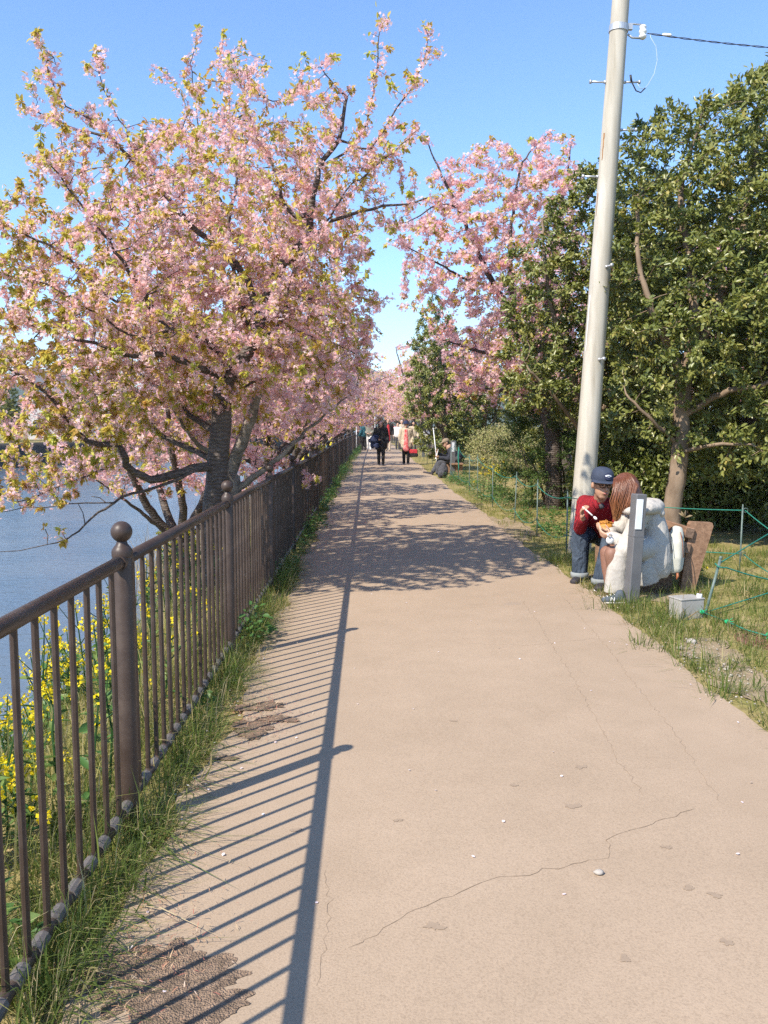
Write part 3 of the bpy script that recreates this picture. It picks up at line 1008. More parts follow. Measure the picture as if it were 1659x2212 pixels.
    fl, lf = cherry_foliage(sk, 'cherry', 46000, 40000, True, bare, fsize=.0165, lsize=.052, leaf_tip=.5, spread=.048,
                            leaf_w=lambda p: .55 + 1.5 * smoothstep(2.4, 1.1, p[:, 2]) + 1.1 * smoothstep(-.3, -1.75, p[:, 0]))
    wood = smooth_mesh(sk.wood('cherry_wood'))
    print('big cherry nodes', len(sk.pos), 'wood', len(wood.polygons), 'fl', len(fl.polygons), 'lf', len(lf.polygons))
    return plant_tree('cherry_tree', wood, fl, lf, 'cherry_bark', tuple(TB), 0, 1,
                      'large pink blossoming cherry nearest the camera, its low branches hanging over the river', group='cherry trees along the fence')
build_big_cherry()

# ------------------------------------------------------------------ generic cherries
def generic_cherry(seed, tall=False, n_fl=15500, n_lf=6200, R=2.0, H=4.6, fork=.95):
    global RNG
    random.seed(seed); RNG = np.random.default_rng(seed)
    sk = Skeleton()
    lean = Vector((random.uniform(-.12, .12), random.uniform(-.12, .12), 0))
    f = Vector((lean.x, lean.y, fork))
    sk.limb([(0, 0, -.35), (0, 0, 0), (lean.x * .5, lean.y * .5, fork * .5), f], .15, .115, wob=.01)
    nl = 4
    a0 = random.uniform(0, 6.28)
    for k in range(nl):
        a = a0 + 2 * PI * k / nl + random.uniform(-.35, .35)
        e = random.uniform(.45, 1.0)
        rr = R * random.uniform(.75, 1.0) * e
        top = H * random.uniform(.72, .95) if e > .7 else H * .95
        pts = [f]
        for t in (.25, .5, .75, 1):
            pts.append(f + Vector((math.cos(a) * rr * t ** .85, math.sin(a) * rr * t ** .85, (top - fork) * t ** 1.15)) + Vector((random.uniform(-.1, .1), random.uniform(-.1, .1), random.uniform(-.08, .08))))
        sk.limb(pts, .075, .014)
    for k in range(3):
        a = a0 + .6 + 2 * PI * k / 3 + random.uniform(-.3, .3)
        z0 = fork * random.uniform(.8, 1.0)
        pts = [Vector((lean.x, lean.y, z0))] + [Vector((lean.x + math.cos(a) * R * .8 * t, lean.y + math.sin(a) * R * .8 * t, z0 + 1.25 * t + random.uniform(-.1, .1))) for t in (.3, .6, 1)]
        sk.limb(pts, .045, .005)
    cz = fork + (H - fork) * .52
    E = [((0, 0, cz), (R * .95, R * .95, (H - fork) * .50)), ((R * .3, -R * .2, cz - .5), (R * .75, R * .8, (H - fork) * .33)), ((-R * .35, R * .2, cz - .45), (R * .7, R * .7, (H - fork) * .36)),
         ((R * .1, R * .1, H - .75), (R * .5, R * .5, .8))]
    A = in_ellipsoids(E, 1700); A = A[A[:, 2] > 1.65]
    sk.colonize(A, di=.95, dk=.22, step=.11, jit=.15, trop=(0, 0, .05), maxn=4200)
    sk.finish(tip=.0032, ex=2.5)
    fl, lf = cherry_foliage(sk, 'cherry%d' % seed, n_fl, n_lf, False, None, fsize=.026, lsize=.085, spread=.085)
    return smooth_mesh(sk.wood('cherry_wood%d' % seed)), fl, lf
VAR = [generic_cherry(3), generic_cherry(5, R=1.85, H=4.9, fork=1.1), generic_cherry(8, R=2.1, H=4.3, fork=.8)]
random.seed(21); RNG = np.random.default_rng(21)
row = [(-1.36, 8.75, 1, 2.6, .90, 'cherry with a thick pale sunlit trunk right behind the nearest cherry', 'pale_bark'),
       (-2.4, 11.2, 2, .4, .85, 'cherry with slim leaning stems standing lower on the bank behind the pale trunk', 'cherry_bark'),
       (-1.52, 13.3, 0, 1.2, .90, 'cherry with a low wide fork, third trunk along the fence', 'cherry_bark'),
       (-1.75, 18.0, 2, 3.4, .95, 'cherry just past the low-forked one along the fence', 'cherry_bark'),
       (-1.9, 22.0, 1, 5.0, .92, 'cherry at the river fence a little nearer than the reading man', 'cherry_bark'), (-1.75, 26.5, 0, 4.1, .95, 'cherry at the river fence level with the reading man across the path', 'cherry_bark'), (-1.8, 31, 2, .9, 1.0, None, 'cherry_bark'),
       (-1.9, 37, 1, 2.2, 1.0, None, 'cherry_bark'), (-1.7, 44, 0, 3.0, 1.05, None, 'cherry_bark'), (-1.6, 52, 2, 5.6, 1.1, None, 'cherry_bark'),
       (-1.4, 62, 1, 1.4, 1.1, None, 'cherry_bark'), (-1.3, 74, 0, .2, 1.15, None, 'cherry_bark'), (-1.0, 88, 2, 2.0, 1.2, None, 'cherry_bark')]
pale_wood = None
for x, y, v, rz, s, lab, bark in row:
    w, fl, lf = VAR[v]
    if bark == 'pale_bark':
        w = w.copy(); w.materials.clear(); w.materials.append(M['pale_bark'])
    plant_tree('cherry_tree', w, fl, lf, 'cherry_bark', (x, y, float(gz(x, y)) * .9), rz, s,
               lab or 'one of the far pink cherries in the row behind the river fence', group='cherry trees along the fence')
rrow = [(4.3, 18.5, 1, 1.0, 1.12, 'pink cherry behind the dark juniper right of the path'), (2.9, 32, 0, 2.2, 1.1, 'pink cherry directly behind the narrow dark evergreen right of the path'), (2.9, 39, 2, 4.0, 1.15, None), (3.2, 46, 1, 5.1, 1.1, None),
        (3.3, 56, 0, .6, 1.15, None), (3.2, 68, 2, 1.9, 1.2, None), (3.0, 82, 1, 3.1, 1.2, None), (6.6, 14.5, 2, 2.4, 1.15, 'pink cherry glimpsed behind the big glossy evergreen'), (8.5, 17, 0, 1.4, 1.2, None)]
for x, y, v, rz, s, lab in rrow:
    w, fl, lf = VAR[v]
    plant_tree('cherry_tree', w, fl, lf, 'cherry_bark', (x, y, 0), rz, s, lab or 'one of the far pink cherries in the row right of the path', group='cherry trees right of the path')
for i, (x, y, v, rz, s) in enumerate([(0.6, 84, 0, 1, 1.5), (3.2, 88, 1, 2, 1.5), (-2.0, 90, 2, 4, 1.5), (6.0, 92, 0, 3, 1.5), (1.8, 100, 2, 5, 1.8), (-5, 98, 1, .5, 1.6)]):
    w, fl, lf = VAR[v]
    plant_tree('cherry_tree', w, fl, lf, 'cherry_bark', (x, y, 0), rz, s, 'one of the cherries closing the view where the path ends', group='cherry trees at the end of the path')

# ------------------------------------------------------------------ the leaning cherry right of the path
RB = Vector((2.95, 14.6, 0))
def build_right_cherry():
    sk = Skeleton()
    def pl(pts, y0, y1):
        n = len(pts)
        return [P(u, v, y0 + (y1 - y0) * i / (n - 1)) - RB for i, (u, v) in enumerate(pts)]
    b = Vector((.25, .1, -.1))
    sk.limb([b, P(1195, 950, 14.6) - RB, P(1180, 880, 14.5) - RB, P(1165, 800, 14.4) - RB], .15, .12)
    for pts, y0, y1, r0, r1 in [
        ([(1165, 800), (1145, 745), (1110, 680), (1070, 620), (1040, 560), (990, 450), (950, 370), (920, 300)], 14.4, 13.6, .085, .006),
        ([(1165, 800), (1178, 700), (1190, 600), (1205, 480), (1225, 380), (1235, 300)], 14.4, 14.8, .07, .006),
        ([(1110, 680), (1100, 560), (1110, 450), (1130, 350), (1190, 285)], 14.2, 14.6, .045, .005),
        ([(1165, 810), (1110, 780), (1040, 760), (990, 745), (945, 730)], 14.4, 13.6, .05, .006),
        ([(1180, 880), (1110, 850), (1040, 840), (1000, 830), (960, 850)], 14.5, 15.4, .05, .006),
        ([(1070, 620), (1000, 600), (930, 560), (850, 520)], 14.0, 13.4, .03, .005),
        ([(990, 450), (950, 440), (900, 470), (850, 490)], 13.8, 13.3, .018, .006),
        ([(1180, 880), (1230, 800), (1290, 700), (1350, 600)], 14.5, 15.0, .05, .010)]:
        sk.limb(pl(pts, y0, y1), r0, r1)
    E = [(P(1100, 480, 14.2) - RB, (1.05, 1.0, 1.15)), (P(1010, 560, 13.8) - RB, (1.05, 1.0, .9)), (P(1060, 780, 14.2) - RB, (.85, 1.0, .75)), (P(1130, 850, 14.6) - RB, (.6, .8, .4)), (P(1190, 420, 14.6) - RB, (.7, 1, .95)),
         (P(1110, 700, 14.3) - RB, (.9, 1.1, .9)), (P(1280, 620, 14.9) - RB, (.9, .9, .9)), (P(975, 440, 13.7) - RB, (.55, .6, .75)), (P(890, 490, 13.3) - RB, (.5, .5, .32)), (P(1080, 360, 14.3) - RB, (.75, .7, .5)), (P(930, 620, 13.6) - RB, (.6, .6, .5))]
    sk.colonize(in_ellipsoids(E, 3000), di=.95, dk=.19, step=.10, jit=.16, trop=(0, 0, .05), maxn=6500)
    sk.finish(tip=.003, ex=2.5)
    fl, lf = cherry_foliage(sk, 'right_cherry', 27000, 10500, False, None, fsize=.025, lsize=.080, spread=.075)
    plant_tree('cherry_tree', smooth_mesh(sk.wood('right_cherry_wood')), fl, lf, 'cherry_bark', tuple(RB), 0, 1,
               'tall pink cherry leaning over the path from the right, left of the utility pole', group='cherry trees right of the path')
build_right_cherry()

# ------------------------------------------------------------------ evergreens
def evergreen_mesh(seed, trunk, limbs, E, n_att, n_leaf, lsize=.075, di=.9, dk=.26, step=.12, leaf=(LEAF_V, LEAF_F), wide=.85):
    global RNG
    random.seed(seed); RNG = np.random.default_rng(seed)
    sk = Skeleton()
    sk.limb(trunk[0], trunk[1], trunk[2])
    for pts, r0, r1 in limbs: sk.limb([Vector(p) for p in pts], r0, r1)
    sk.colonize(in_ellipsoids(E, n_att), di=di, dk=dk, step=step, jit=.2, trop=(0, 0, .04), maxn=11000)
    sk.finish(tip=.0035, ex=2.5)
    idx, pos, d, tip = sk.twigs(.010)
    cen = pos.mean(0)
    w = np.where(tip, 3.0, 1.0) * RNG.uniform(.2, 1, len(pos))
    per = RNG.poisson(w / w.mean() * n_leaf / len(pos))
    rep = np.repeat(np.arange(len(pos)), per)
    p = pos[rep] + rand_dirs(len(rep)) * RNG.uniform(0, .09, (len(rep), 1)) + d[rep] * RNG.uniform(-.05, .10, (len(rep), 1))
    ld = d[rep] * .7 + rand_dirs(len(rep)) * .9 + np.array([0, 0, .05])
    R = frames(ld, up=np.array([[-.6, -.4, .75]]).repeat(len(rep), 0) + RNG.normal(size=ld.shape) * .55)
    s = RNG.uniform(.6, 1.15, len(rep)) * lsize
    outw = np.linalg.norm((pos[rep] - cen) / np.array([2, 2, 2.4]), axis=1)
    tint = np.clip(.15 + .35 * RNG.uniform(0, 1, len(rep)) + .35 * RNG.uniform(0, 1, len(pos))[rep] + np.where(tip[rep], .15, 0) * RNG.uniform(0, 1.4, len(rep)), 0, 1)
    lf = scatter_template('evergreen_leaves', leaf[0], leaf[1], p, R, np.stack([s * wide, s, s], 1), tint)
    return smooth_mesh(sk.wood('evergreen_wood')), lf
# main broad-leaved evergreen, its trunk beside the bench
EB = Vector((3.52, 9.9, 0))
def v3(u, v, y, base): return P(u, v, y) - base
w, lf = evergreen_mesh(31, ([Vector((0, 0, -.2)), v3(1455, 1080, 9.9, EB), v3(1470, 960, 9.9, EB), v3(1472, 880, 9.9, EB), v3(1480, 800, 9.9, EB)], .105, .09),
    [([v3(1480, 800, 9.9, EB), v3(1500, 700, 9.9, EB), v3(1490, 560, 10, EB), v3(1470, 430, 10.1, EB), v3(1500, 300, 10.1, EB)], .07, .02),
     ([v3(1480, 800, 9.9, EB), v3(1540, 680, 10, EB), v3(1600, 520, 10.2, EB), v3(1630, 330, 10.3, EB), v3(1640, 220, 10.3, EB)], .07, .02),
     ([v3(1480, 820, 9.9, EB), v3(1420, 700, 9.6, EB), v3(1380, 560, 9.6, EB), v3(1380, 420, 9.8, EB)], .05, .015),
     ([v3(1472, 900, 9.9, EB), v3(1560, 850, 9.6, EB), v3(1650, 830, 9.3, EB), v3(1740, 780, 9.3, EB)], .045, .015),
     ([v3(1465, 960, 9.9, EB), v3(1400, 900, 9.7, EB), v3(1350, 850, 9.7, EB)], .03, .012),
     ([v3(1465, 980, 9.9, EB), v3(1540, 960, 9.5, EB), v3(1620, 960, 9.3, EB)], .03, .012)],
    [(v3(1560, 420, 10.1, EB), (1.45, 1.2, 1.15)), (v3(1450, 520, 10.0, EB), (.85, 1.0, 1.1)), (v3(1600, 720, 9.8, EB), (1.25, 1.2, 1.0)), (v3(1440, 740, 9.7, EB), (.65, .8, .7)),
     (v3(1610, 930, 9.9, EB), (1.0, 1.0, .6)), (v3(1380, 870, 10.1, EB), (.5, .6, .6)), (v3(1780, 600, 10, EB), (1.3, 1.2, 1.8)), (v3(1620, 250, 10.2, EB), (.75, .8, .45)), (v3(1430, 330, 10.1, EB), (.55, .8, .55)), (v3(1500, 620, 9.9, EB), (1.2, .9, 1.1)), (v3(1700, 300, 10.2, EB), (.9, .9, .9))], 4600, 68000, .073, dk=.19)
plant_tree('evergreen_tree', w, lf, None, 'evergreen_bark', tuple(EB), 0, 1, 'big glossy dark green evergreen with a bare tan trunk behind the near bench', crown=('leaves', ''), mats=('evergreen_leaf', ''))
# evergreen left of and behind the pole
EA = Vector((3.1, 12.0, 0))
w, lf = evergreen_mesh(33, ([Vector((0, 0, -.2)), Vector((.02, 0, .8)), Vector((.0, -.05, 1.5))], .09, .08),
    [([(0, -.05, 1.5), (.2, -.1, 2.6), (.3, 0, 3.6), (.3, 0, 4.8)], .06, .015), ([(0, -.05, 1.5), (-.4, -.2, 2.4), (-.7, -.3, 3.4), (-.75, -.2, 4.2)], .05, .015), ([(0, -.05, 1.5), (.5, -.4, 2.2), (1.0, -.5, 3.0)], .045, .015),
     ([(0, -.05, 1.2), (-.5, -.5, 1.7), (-1.0, -.7, 2.2)], .04, .012)],
    [((.1, -.1, 3.9), (.95, .9, 1.15)), ((-.65, -.2, 3.1), (.70, .7, 1.0)), ((.5, -.2, 2.7), (1.0, .9, 1.2)), ((-.75, -.4, 2.1), (.65, .6, .55)), ((.75, -.1, 3.6), (.8, .8, 1.3)), ((.0, .0, 2.4), (1.2, .9, 1.0))], 2600, 40000, .073, dk=.19)
plant_tree('evergreen_tree', w, lf, None, 'evergreen_bark', tuple(EA), 0, 1, 'olive green evergreen directly behind and left of the utility pole', crown=('leaves', ''), mats=('evergreen_leaf', ''))
# far evergreen column leaning to the path
w, lf = evergreen_mesh(35, ([Vector((0, 0, -.2)), Vector((0, 0, 1.0)), Vector((-.1, 0, 2.2)), Vector((-.25, 0, 4.2))], .10, .03),
    [([(0, 0, 1.0), (-.5, -.2, 1.8), (-.9, -.2, 2.7)], .04, .012), ([(0, 0, 1.2), (.5, -.2, 2.0), (.8, .2, 2.8)], .04, .012)],
    [((-.3, 0, 3.3), (.75, .8, 1.5)), ((-.5, -.1, 2.2), (.85, .9, 1.0)), ((.4, 0, 2.1), (.9, .9, 1.3)), ((-.35, 0, 4.6), (.35, .4, .7)), ((.1, 0, 1.0), (1.0, .9, .8))], 1500, 26000, .085, dk=.2, leaf=(LEAF_SV, LEAF_SF))
FAR_EVERGREEN = (w, lf)
plant_tree('evergreen_tree', w, lf, None, 'evergreen_bark', (2.45, 27.5, 0), 0, 1.12, 'dark narrow evergreen overhanging the right side of the path far off', crown=('leaves', ''), mats=('evergreen_leaf', ''))
for i, (x, y, rz, s, lab) in enumerate([(5.6, 12.6, 1.2, 1.05, 'dark evergreen in the shade behind the near evergreen trunk'), (7.4, 11.4, 2.6, 1.1, 'dark evergreen at the right edge behind the rope'), (5.0, 16.2, 4.2, 1.0, 'dark evergreen deep in the shade behind the juniper'), (4.3, 13.6, 3.3, .8, 'short dark evergreen just right of the pole foot'), (4.6, 21.2, .5, 1.05, 'dark evergreen in the gap between the juniper and the clipped hedge'), (4.4, 32.5, 2.0, 1.1, 'dark evergreen standing behind the clipped hedge')]):
    plant_tree('evergreen_tree', w, lf, None, 'evergreen_bark', (x, y, 0), rz, s, lab, crown=('leaves', ''), mats=('evergreen_leaf', ''))

# shrubs ------------------------------------------------------------
def shrub_mesh(seed, E, n, lsize, leaf=(LEAF_SV, LEAF_SF), tufts=None, stems=7, up=.5, tint=(0.1, .9), zmin=.05):
    """leaf mass hung on a fan of stems; tufts: (number, radius) of feathery sprays"""
    global RNG
    RNG = np.random.default_rng(seed); random.seed(seed)
    mb = MB()
    for k in range(stems):
        c, r = E[k % len(E)]
        q = Vector(c) + Vector((random.uniform(-.6, .6) * r[0], random.uniform(-.6, .6) * r[1], random.uniform(-.1, .7) * r[2]))
        b = Vector((random.uniform(-.2, .2), random.uniform(-.2, .2), -.1)) + Vector((c[0], c[1], 0)) * .5
        mb.tube([b, b.lerp(q, .5) + Vector((random.uniform(-.1, .1), random.uniform(-.1, .1), .1)), q], [.03, .02, .006], 5)
    if tufts:
        tn, tr = tufts
        cen = in_ellipsoids(E, tn, .72)
        rep = RNG.integers(0, len(cen), n)
        ax = cen - np.array(E[0][0])[None]; ax[:, 2] += up
        ax /= np.linalg.norm(ax, axis=1, keepdims=True)
        d = ax[rep] * .7 + rand_dirs(n) * .75
        p = cen[rep] + rand_dirs(n) * (RNG.uniform(0, 1, (n, 1)) ** .6) * tr * np.array([1, 1, .75]) + ax[rep] * RNG.uniform(-.02, .10, (n, 1))
        ct = RNG.uniform(0, 1, len(cen))[rep]
    else:
        p = in_ellipsoids(E, n, .6); n = len(p)
        d = rand_dirs(n) + np.array([0, 0, up])
        ct = RNG.uniform(0, 1, n)
    k = p[:, 2] > zmin
    p, d, ct = p[k], d[k], ct[k]
    R = frames(d, up=np.array([[-.2, -.1, 1.0]]).repeat(len(p), 0) + RNG.normal(size=d.shape) * .6)
    s = RNG.uniform(.6, 1.2, len(p)) * lsize
    t = np.clip(tint[0] + (tint[1] - tint[0]) * (.5 * ct + .5 * RNG.uniform(0, 1, len(p))), 0, 1)
    return smooth_mesh(mb.mesh('shrub_stems')), scatter_template('shrub_leaves', leaf[0], leaf[1], p, R, np.stack([s * .8, s, s], 1), t)
JV = [(0, 0, 0), (.16, .5, .02), (0, 1, 0), (-.16, .5, .02)]
w, lf = shrub_mesh(41, [((0, 0, 1.15), (1.0, 1.0, 1.05)), ((-.65, -.35, .85), (.55, .6, .75)), ((.5, -.2, .8), (.8, .8, .8)), ((.1, .1, 2.0), (.6, .6, .6))], 36000, .066, (JV, DIA_F), (330, .14))
plant_tree('juniper_shrub', w, lf, None, 'evergreen_bark', (3.40, 15.2, 0), 0, 1.0, 'feathery dark green juniper behind the rope fence left of the pole', cat='shrub', crown=('leaves', ''), mats=('juniper_leaf', ''))
w2, lf2 = shrub_mesh(43, [((0, 0, .75), (1.3, 2.6, .80)), ((.5, -1.3, .78), (1.2, 1.3, .75)), ((.3, 1.5, .72), (1.3, 1.2, .78))], 15000, .065, stems=14, tint=(0, 1))
plant_tree('clipped_hedge', w2, lf2, None, 'evergreen_bark', (4.15, 25.2, 0), 0, 1.0, 'rounded clipped hedge with dry brown tips behind the seated man', cat='hedge', crown=('leaves', ''), mats=('hedge_leaf', ''))
w3, lf3 = shrub_mesh(45, [((0, 0, .6), (.9, .8, .75)), ((.5, .3, .5), (.7, .7, .6))], 7000, .085, stems=8, tint=(0, .75))
for x, y, s, rz, lab in [(4.6, 11.9, 1.0, 0, 'low dark leafy shrub at the foot of the near evergreen trunk'), (6.1, 10.8, 1.05, 2, 'low dark leafy shrub behind the right rope stake'), (3.9, 12.9, 1.1, 4, 'low dark leafy shrub right behind the pole'), (7.6, 10.2, 1.2, 1, 'low dark leafy shrub at the far right edge'), (5.4, 13.9, 1.2, 3, 'low dark shrub in the deep shade under the evergreens')]:
    plant_tree('leafy_shrub', w3, lf3, None, 'evergreen_bark', (x, y, 0), rz, s, lab, cat='shrub', crown=('leaves', ''), mats=('evergreen_leaf', ''))
plant_tree('leafy_shrub', *shrub_mesh(47, [((0, 0, .6), (.45, .5, .75)), ((0, .2, 1.1), (.3, .3, .5))], 3500, .075, stems=5, tint=(.4, 1)), None, 'evergreen_bark', (2.9, 29.5, 0), 0, 1.15,
           'light green upright shrub beside the far rope fence', cat='shrub', crown=('leaves', ''), mats=('herb', ''))
# ================================================================== grass, herbs, flowers, litter
RNG = np.random.default_rng(77); random.seed(77)
def blades(name, base, length, lean, width, tint, bend=.5):
    """curved blades: base (n,3), lean (n,2) horizontal lean per unit of length"""
    n = len(base)
    hdir = np.concatenate([lean, np.zeros((n, 1))], 1)
    side = np.stack([-lean[:, 1], lean[:, 0], np.zeros(n)], 1)
    ln = np.linalg.norm(side, axis=1, keepdims=True)
    side = np.where(ln > 1e-4, side / np.maximum(ln, 1e-4), np.array([[1.0, 0, 0]]))
    th = RNG.uniform(0, 2 * PI, n)
    side = side * np.cos(th)[:, None] * .6 + np.stack([np.cos(th), np.sin(th), np.zeros(n)], 1) * .6
    L = length[:, None]; W = width[:, None]
    lm = np.linalg.norm(lean, axis=1)[:, None]
    up = np.sqrt(np.maximum(1 - np.minimum(lm, .97) ** 2, .05)) * np.array([[0, 0, 1.0]])
    mid = base + (hdir * .40 + up * .58) * L
    tip = base + (hdir * 1.0 + up * (1 - bend * np.minimum(lm, 1))) * L
    V = np.stack([base - side * W, base + side * W, mid - side * W * .8, mid + side * W * .8, tip], 1)
    k = np.arange(n)[:, None] * 5
    loops = np.concatenate([k + 0, k + 1, k + 3, k + 2, k + 2, k + 3, k + 4], 1).ravel()
    sizes = np.tile([4, 3], n)
    return np_mesh(name, V.reshape(-1, 3), loops, sizes, np.repeat(tint, 5))
def tufts(centres, per, rad, Lr, lean_s, drift=(0, 0), tint=(.1, .7), straw=.12):
    """blades fanning out of tuft centres -> arrays"""
    n = len(centres)
    k = RNG.poisson(per, n) + 3
    rep = np.repeat(np.arange(n), k)
    a = RNG.uniform(0, 2 * PI, len(rep)); r = np.sqrt(RNG.uniform(0, 1, len(rep)))
    sz = RNG.uniform(.65, 1.25, n)[rep]
    off = np.stack([np.cos(a), np.sin(a)], 1) * r[:, None]
    xy = centres[rep] + off * rad * sz[:, None]
    L = RNG.uniform(Lr[0], Lr[1], len(rep)) * sz
    lean = off * lean_s + RNG.normal(size=off.shape) * .22 + np.array(drift)[None]
    ct = RNG.uniform(0, 1, n)[rep]
    t = tint[0] + (tint[1] - tint[0]) * (.55 * ct + .45 * RNG.uniform(0, 1, len(rep)))
    dry = RNG.uniform(0, 1, len(rep)) < straw
    t = np.where(dry, RNG.uniform(.8, 1, len(rep)), t)
    return xy, L, lean, t
def field(name, groups, label, mat='grass', w=(.0016, .0034)):
    XY = np.concatenate([g[0] for g in groups]); L = np.concatenate([g[1] for g in groups])
    le = np.concatenate([g[2] for g in groups]); t = np.concatenate([g[3] for g in groups])
    base = np.stack([XY[:, 0], XY[:, 1], gz(XY[:, 0], XY[:, 1]) - .005], 1)
    o = meshobj(name, blades(name, base, L, le, RNG.uniform(w[0], w[1], len(L)), np.clip(t, 0, 1)), mat)
    tag(o, label, 'grass', kind='stuff')
    return o
def rect(n, x0, x1, y0, y1): return np.stack([RNG.uniform(x0, x1, n), RNG.uniform(y0, y1, n)], 1)
def patchy(c, f=1.6, th=0.0, ph=0):
    v = np.sin(c[:, 0] * f * 2.1 + ph) + np.sin(c[:, 1] * f * 1.3 + 1.7 + ph) + np.sin((c[:, 0] + c[:, 1]) * f * 2.9 + ph * 2)
    return c[v + RNG.normal(size=len(c)) * .6 > th]
# strip between the fence and the path
g = []
c = rect(700, -1.15, -.76, 1.0, 9.5)
g.append(tufts(patchy(c, 1.7, -.5), 24, .07, (.09, .24), .75, (.22, -.08), (.12, .66), .18))
c = rect(300, -.90, -.72, 1.2, 9.0)
g.append(tufts(patchy(c, 2.3, -.1), 24, .06, (.12, .29), .8, (.24, -.06), (.05, .48), .14))
c = rect(420, -1.2, -.72, 9.5, 22)
g.append(tufts(c, 16, .08, (.08, .20), .6, (.12, 0), (.05, .5), .05))
c = rect(700, -1.15, -.62, 22, 62); c[:, 0] += .35 * smoothstep(26, 75, c[:, 1])
g.append(tufts(c, 9, .12, (.10, .26), .5, (.1, 0), (.1, .6), .02))
# straw fringe lying on the edge of the path
c = rect(480, -.84, -.64, 1.2, 9.0)
g.append(tufts(patchy(c, 2.9, .2), 9, .06, (.05, .12), .95, (.25, 0), (.75, 1), .8))
field('grass_strip', g, 'long green grass along the foot of the fence')
# river bank
g = []
c = rect(2000, -3.5, -1.0, .5, 15)
g.append(tufts(c, 17, .11, (.16, .42), .6, (.1, 0), (.5, .84), .22))
c = rect(600, -3.6, -1.2, 15, 45)
g.append(tufts(c, 10, .16, (.2, .45), .5, (.1, 0), (.3, .8), .16))
field('bank_grass', g, 'sunlit yellow-green grass on the river bank behind the fence', w=(.002, .0042))
# right verge
g = []
c = rect(1900, 1.95, 4.9, 2.6, 9.6)
keep = np.ones(len(c), bool)
for x, y, a, b, s in bare: keep &= (((c[:, 0] - x) / a) ** 2 + ((c[:, 1] - y) / b) ** 2) > .75
c = c[keep]
g.append(tufts(patchy(c, 1.3, -.9, 2), 19, .10, (.05, .17), .85, (.05, -.05), (.15, .62), .13))
c = rect(620, 1.95, 4.5, 2.8, 9.4)
g.append(tufts(patchy(c, 1.9, .3, 1), 34, .09, (.10, .22), 1.0, (.0, -.05), (.1, .6), .14))
c = rect(1000, 1.96, 5.0, 2.6, 9.6)
g.append(tufts(patchy(c, 1.1, -.2, 4), 9, .12, (.03, .09), 1.0, (0, 0), (.72, 1), .75))
c = rect(190, 1.92, 2.06, 2.6, 9.5)
g.append(tufts(patchy(c, 2.6, -.4), 24, .06, (.06, .15), .9, (-.18, -.05), (.1, .75), .22))
# clumps by the grey post, the box and along the edge
for u, v, k in [(1385, 1320, 26), (1440, 1330, 26), (1415, 1350, 30), (1350, 1320, 14), (1480, 1360, 24), (1550, 1350, 20), (1500, 1440, 20), (1390, 1395, 16), (1610, 1300, 20), (1215, 1215, 22), (1190, 1190, 18), (1320, 1235, 18), (1600, 1510, 20)]:
    q = G(u, v)
    g.append(tufts(np.array([[q.x, q.y]]) + RNG.normal(size=(5, 2)) * .09, k, .06, (.10, .25), .8, (-.05, 0), (.08, .5), .12))
c = rect(1500, 1.94, 4.2, 9.4, 19)
g.append(tufts(patchy(c, 1.2, -.8, 3), 10, .12, (.05, .14), .7, (0, 0), (.25, .75), .16))
c = rect(900, 1.95, 4.0, 19, 60)
g.append(tufts(c, 8, .2, (.08, .2), .6, (0, 0), (.3, .7), .1))
field('verge_grass', g, 'dry mixed grass on the verge right of the path')

# leafy weeds at the fence foot
def weeds(name, spots, label, mat='herb', n=70, h=.22, ls=.05, parent=None):
    pos = []; dr = []; ti = []
    for x, y, s in spots:
        k = int(n * s)
        z0 = float(gz(x, y))
        a = RNG.uniform(0, 2 * PI, k); r = np.sqrt(RNG.uniform(0, 1, k)) * .13 * s
        zz = RNG.uniform(.02, 1, k) ** .8 * h * s * (1 - .5 * (r / (.13 * s)) ** 2)
        pos.append(np.stack([x + r * np.cos(a), y + r * np.sin(a), z0 + zz], 1))
        dr.append(np.stack([np.cos(a), np.sin(a), RNG.uniform(-.3, .7, k)], 1))
        ti.append(np.clip(RNG.uniform(0, 1) * .5 + RNG.uniform(0, .5, k), 0, 1))
    pos = np.concatenate(pos); dr = np.concatenate(dr); ti = np.concatenate(ti)
    R = frames(dr, up=np.array([[0, 0, 1.0]]).repeat(len(pos), 0) + RNG.normal(size=dr.shape) * .3)
    s = RNG.uniform(.5, 1.2, len(pos)) * ls
    return scatter_template(name, LEAF_V, LEAF_F, pos, R, np.stack([s * 1.1, s, s], 1), ti)
sp = [(-.80, 5.55, 1.1), (-.76, 5.75, .9), (-.84, 6.05, .9), (-.86, 7.8, .9), (-.82, 8.4, 1.0), (-.85, 9.6, 1.1), (-.80, 10.3, 1.0), (-1.05, 1.75, .8), (-1.0, 2.2, .7), (-.9, 4.3, .6)]
sp += [(random.uniform(-1.02, -.72), random.uniform(10.5, 24), random.uniform(.8, 1.3)) for _ in range(46)]
sp += [(random.uniform(-1.0, -.62) + .35 * float(smoothstep(26, 75, y)), y, random.uniform(1.0, 1.7)) for y in [random.uniform(24, 56) for _ in range(70)]]
o = meshobj('fence_weeds', weeds('fence_weeds', sp, ''), 'herb')
tag(o, 'low leafy green weeds along the fence foot', 'weeds', kind='stuff')
sp = [(random.uniform(2.3, 4.2), random.uniform(10.5, 14.5), random.uniform(.5, .9)) for _ in range(120)] + [(random.uniform(2.15, 2.9), random.uniform(15, 24), random.uniform(.9, 1.6)) for _ in range(60)]
o = meshobj('verge_weeds', weeds('verge_weeds', sp, '', n=45, h=.16), 'herb')
tag(o, 'bright green leafy ground cover behind the rope fence', 'weeds', kind='stuff')

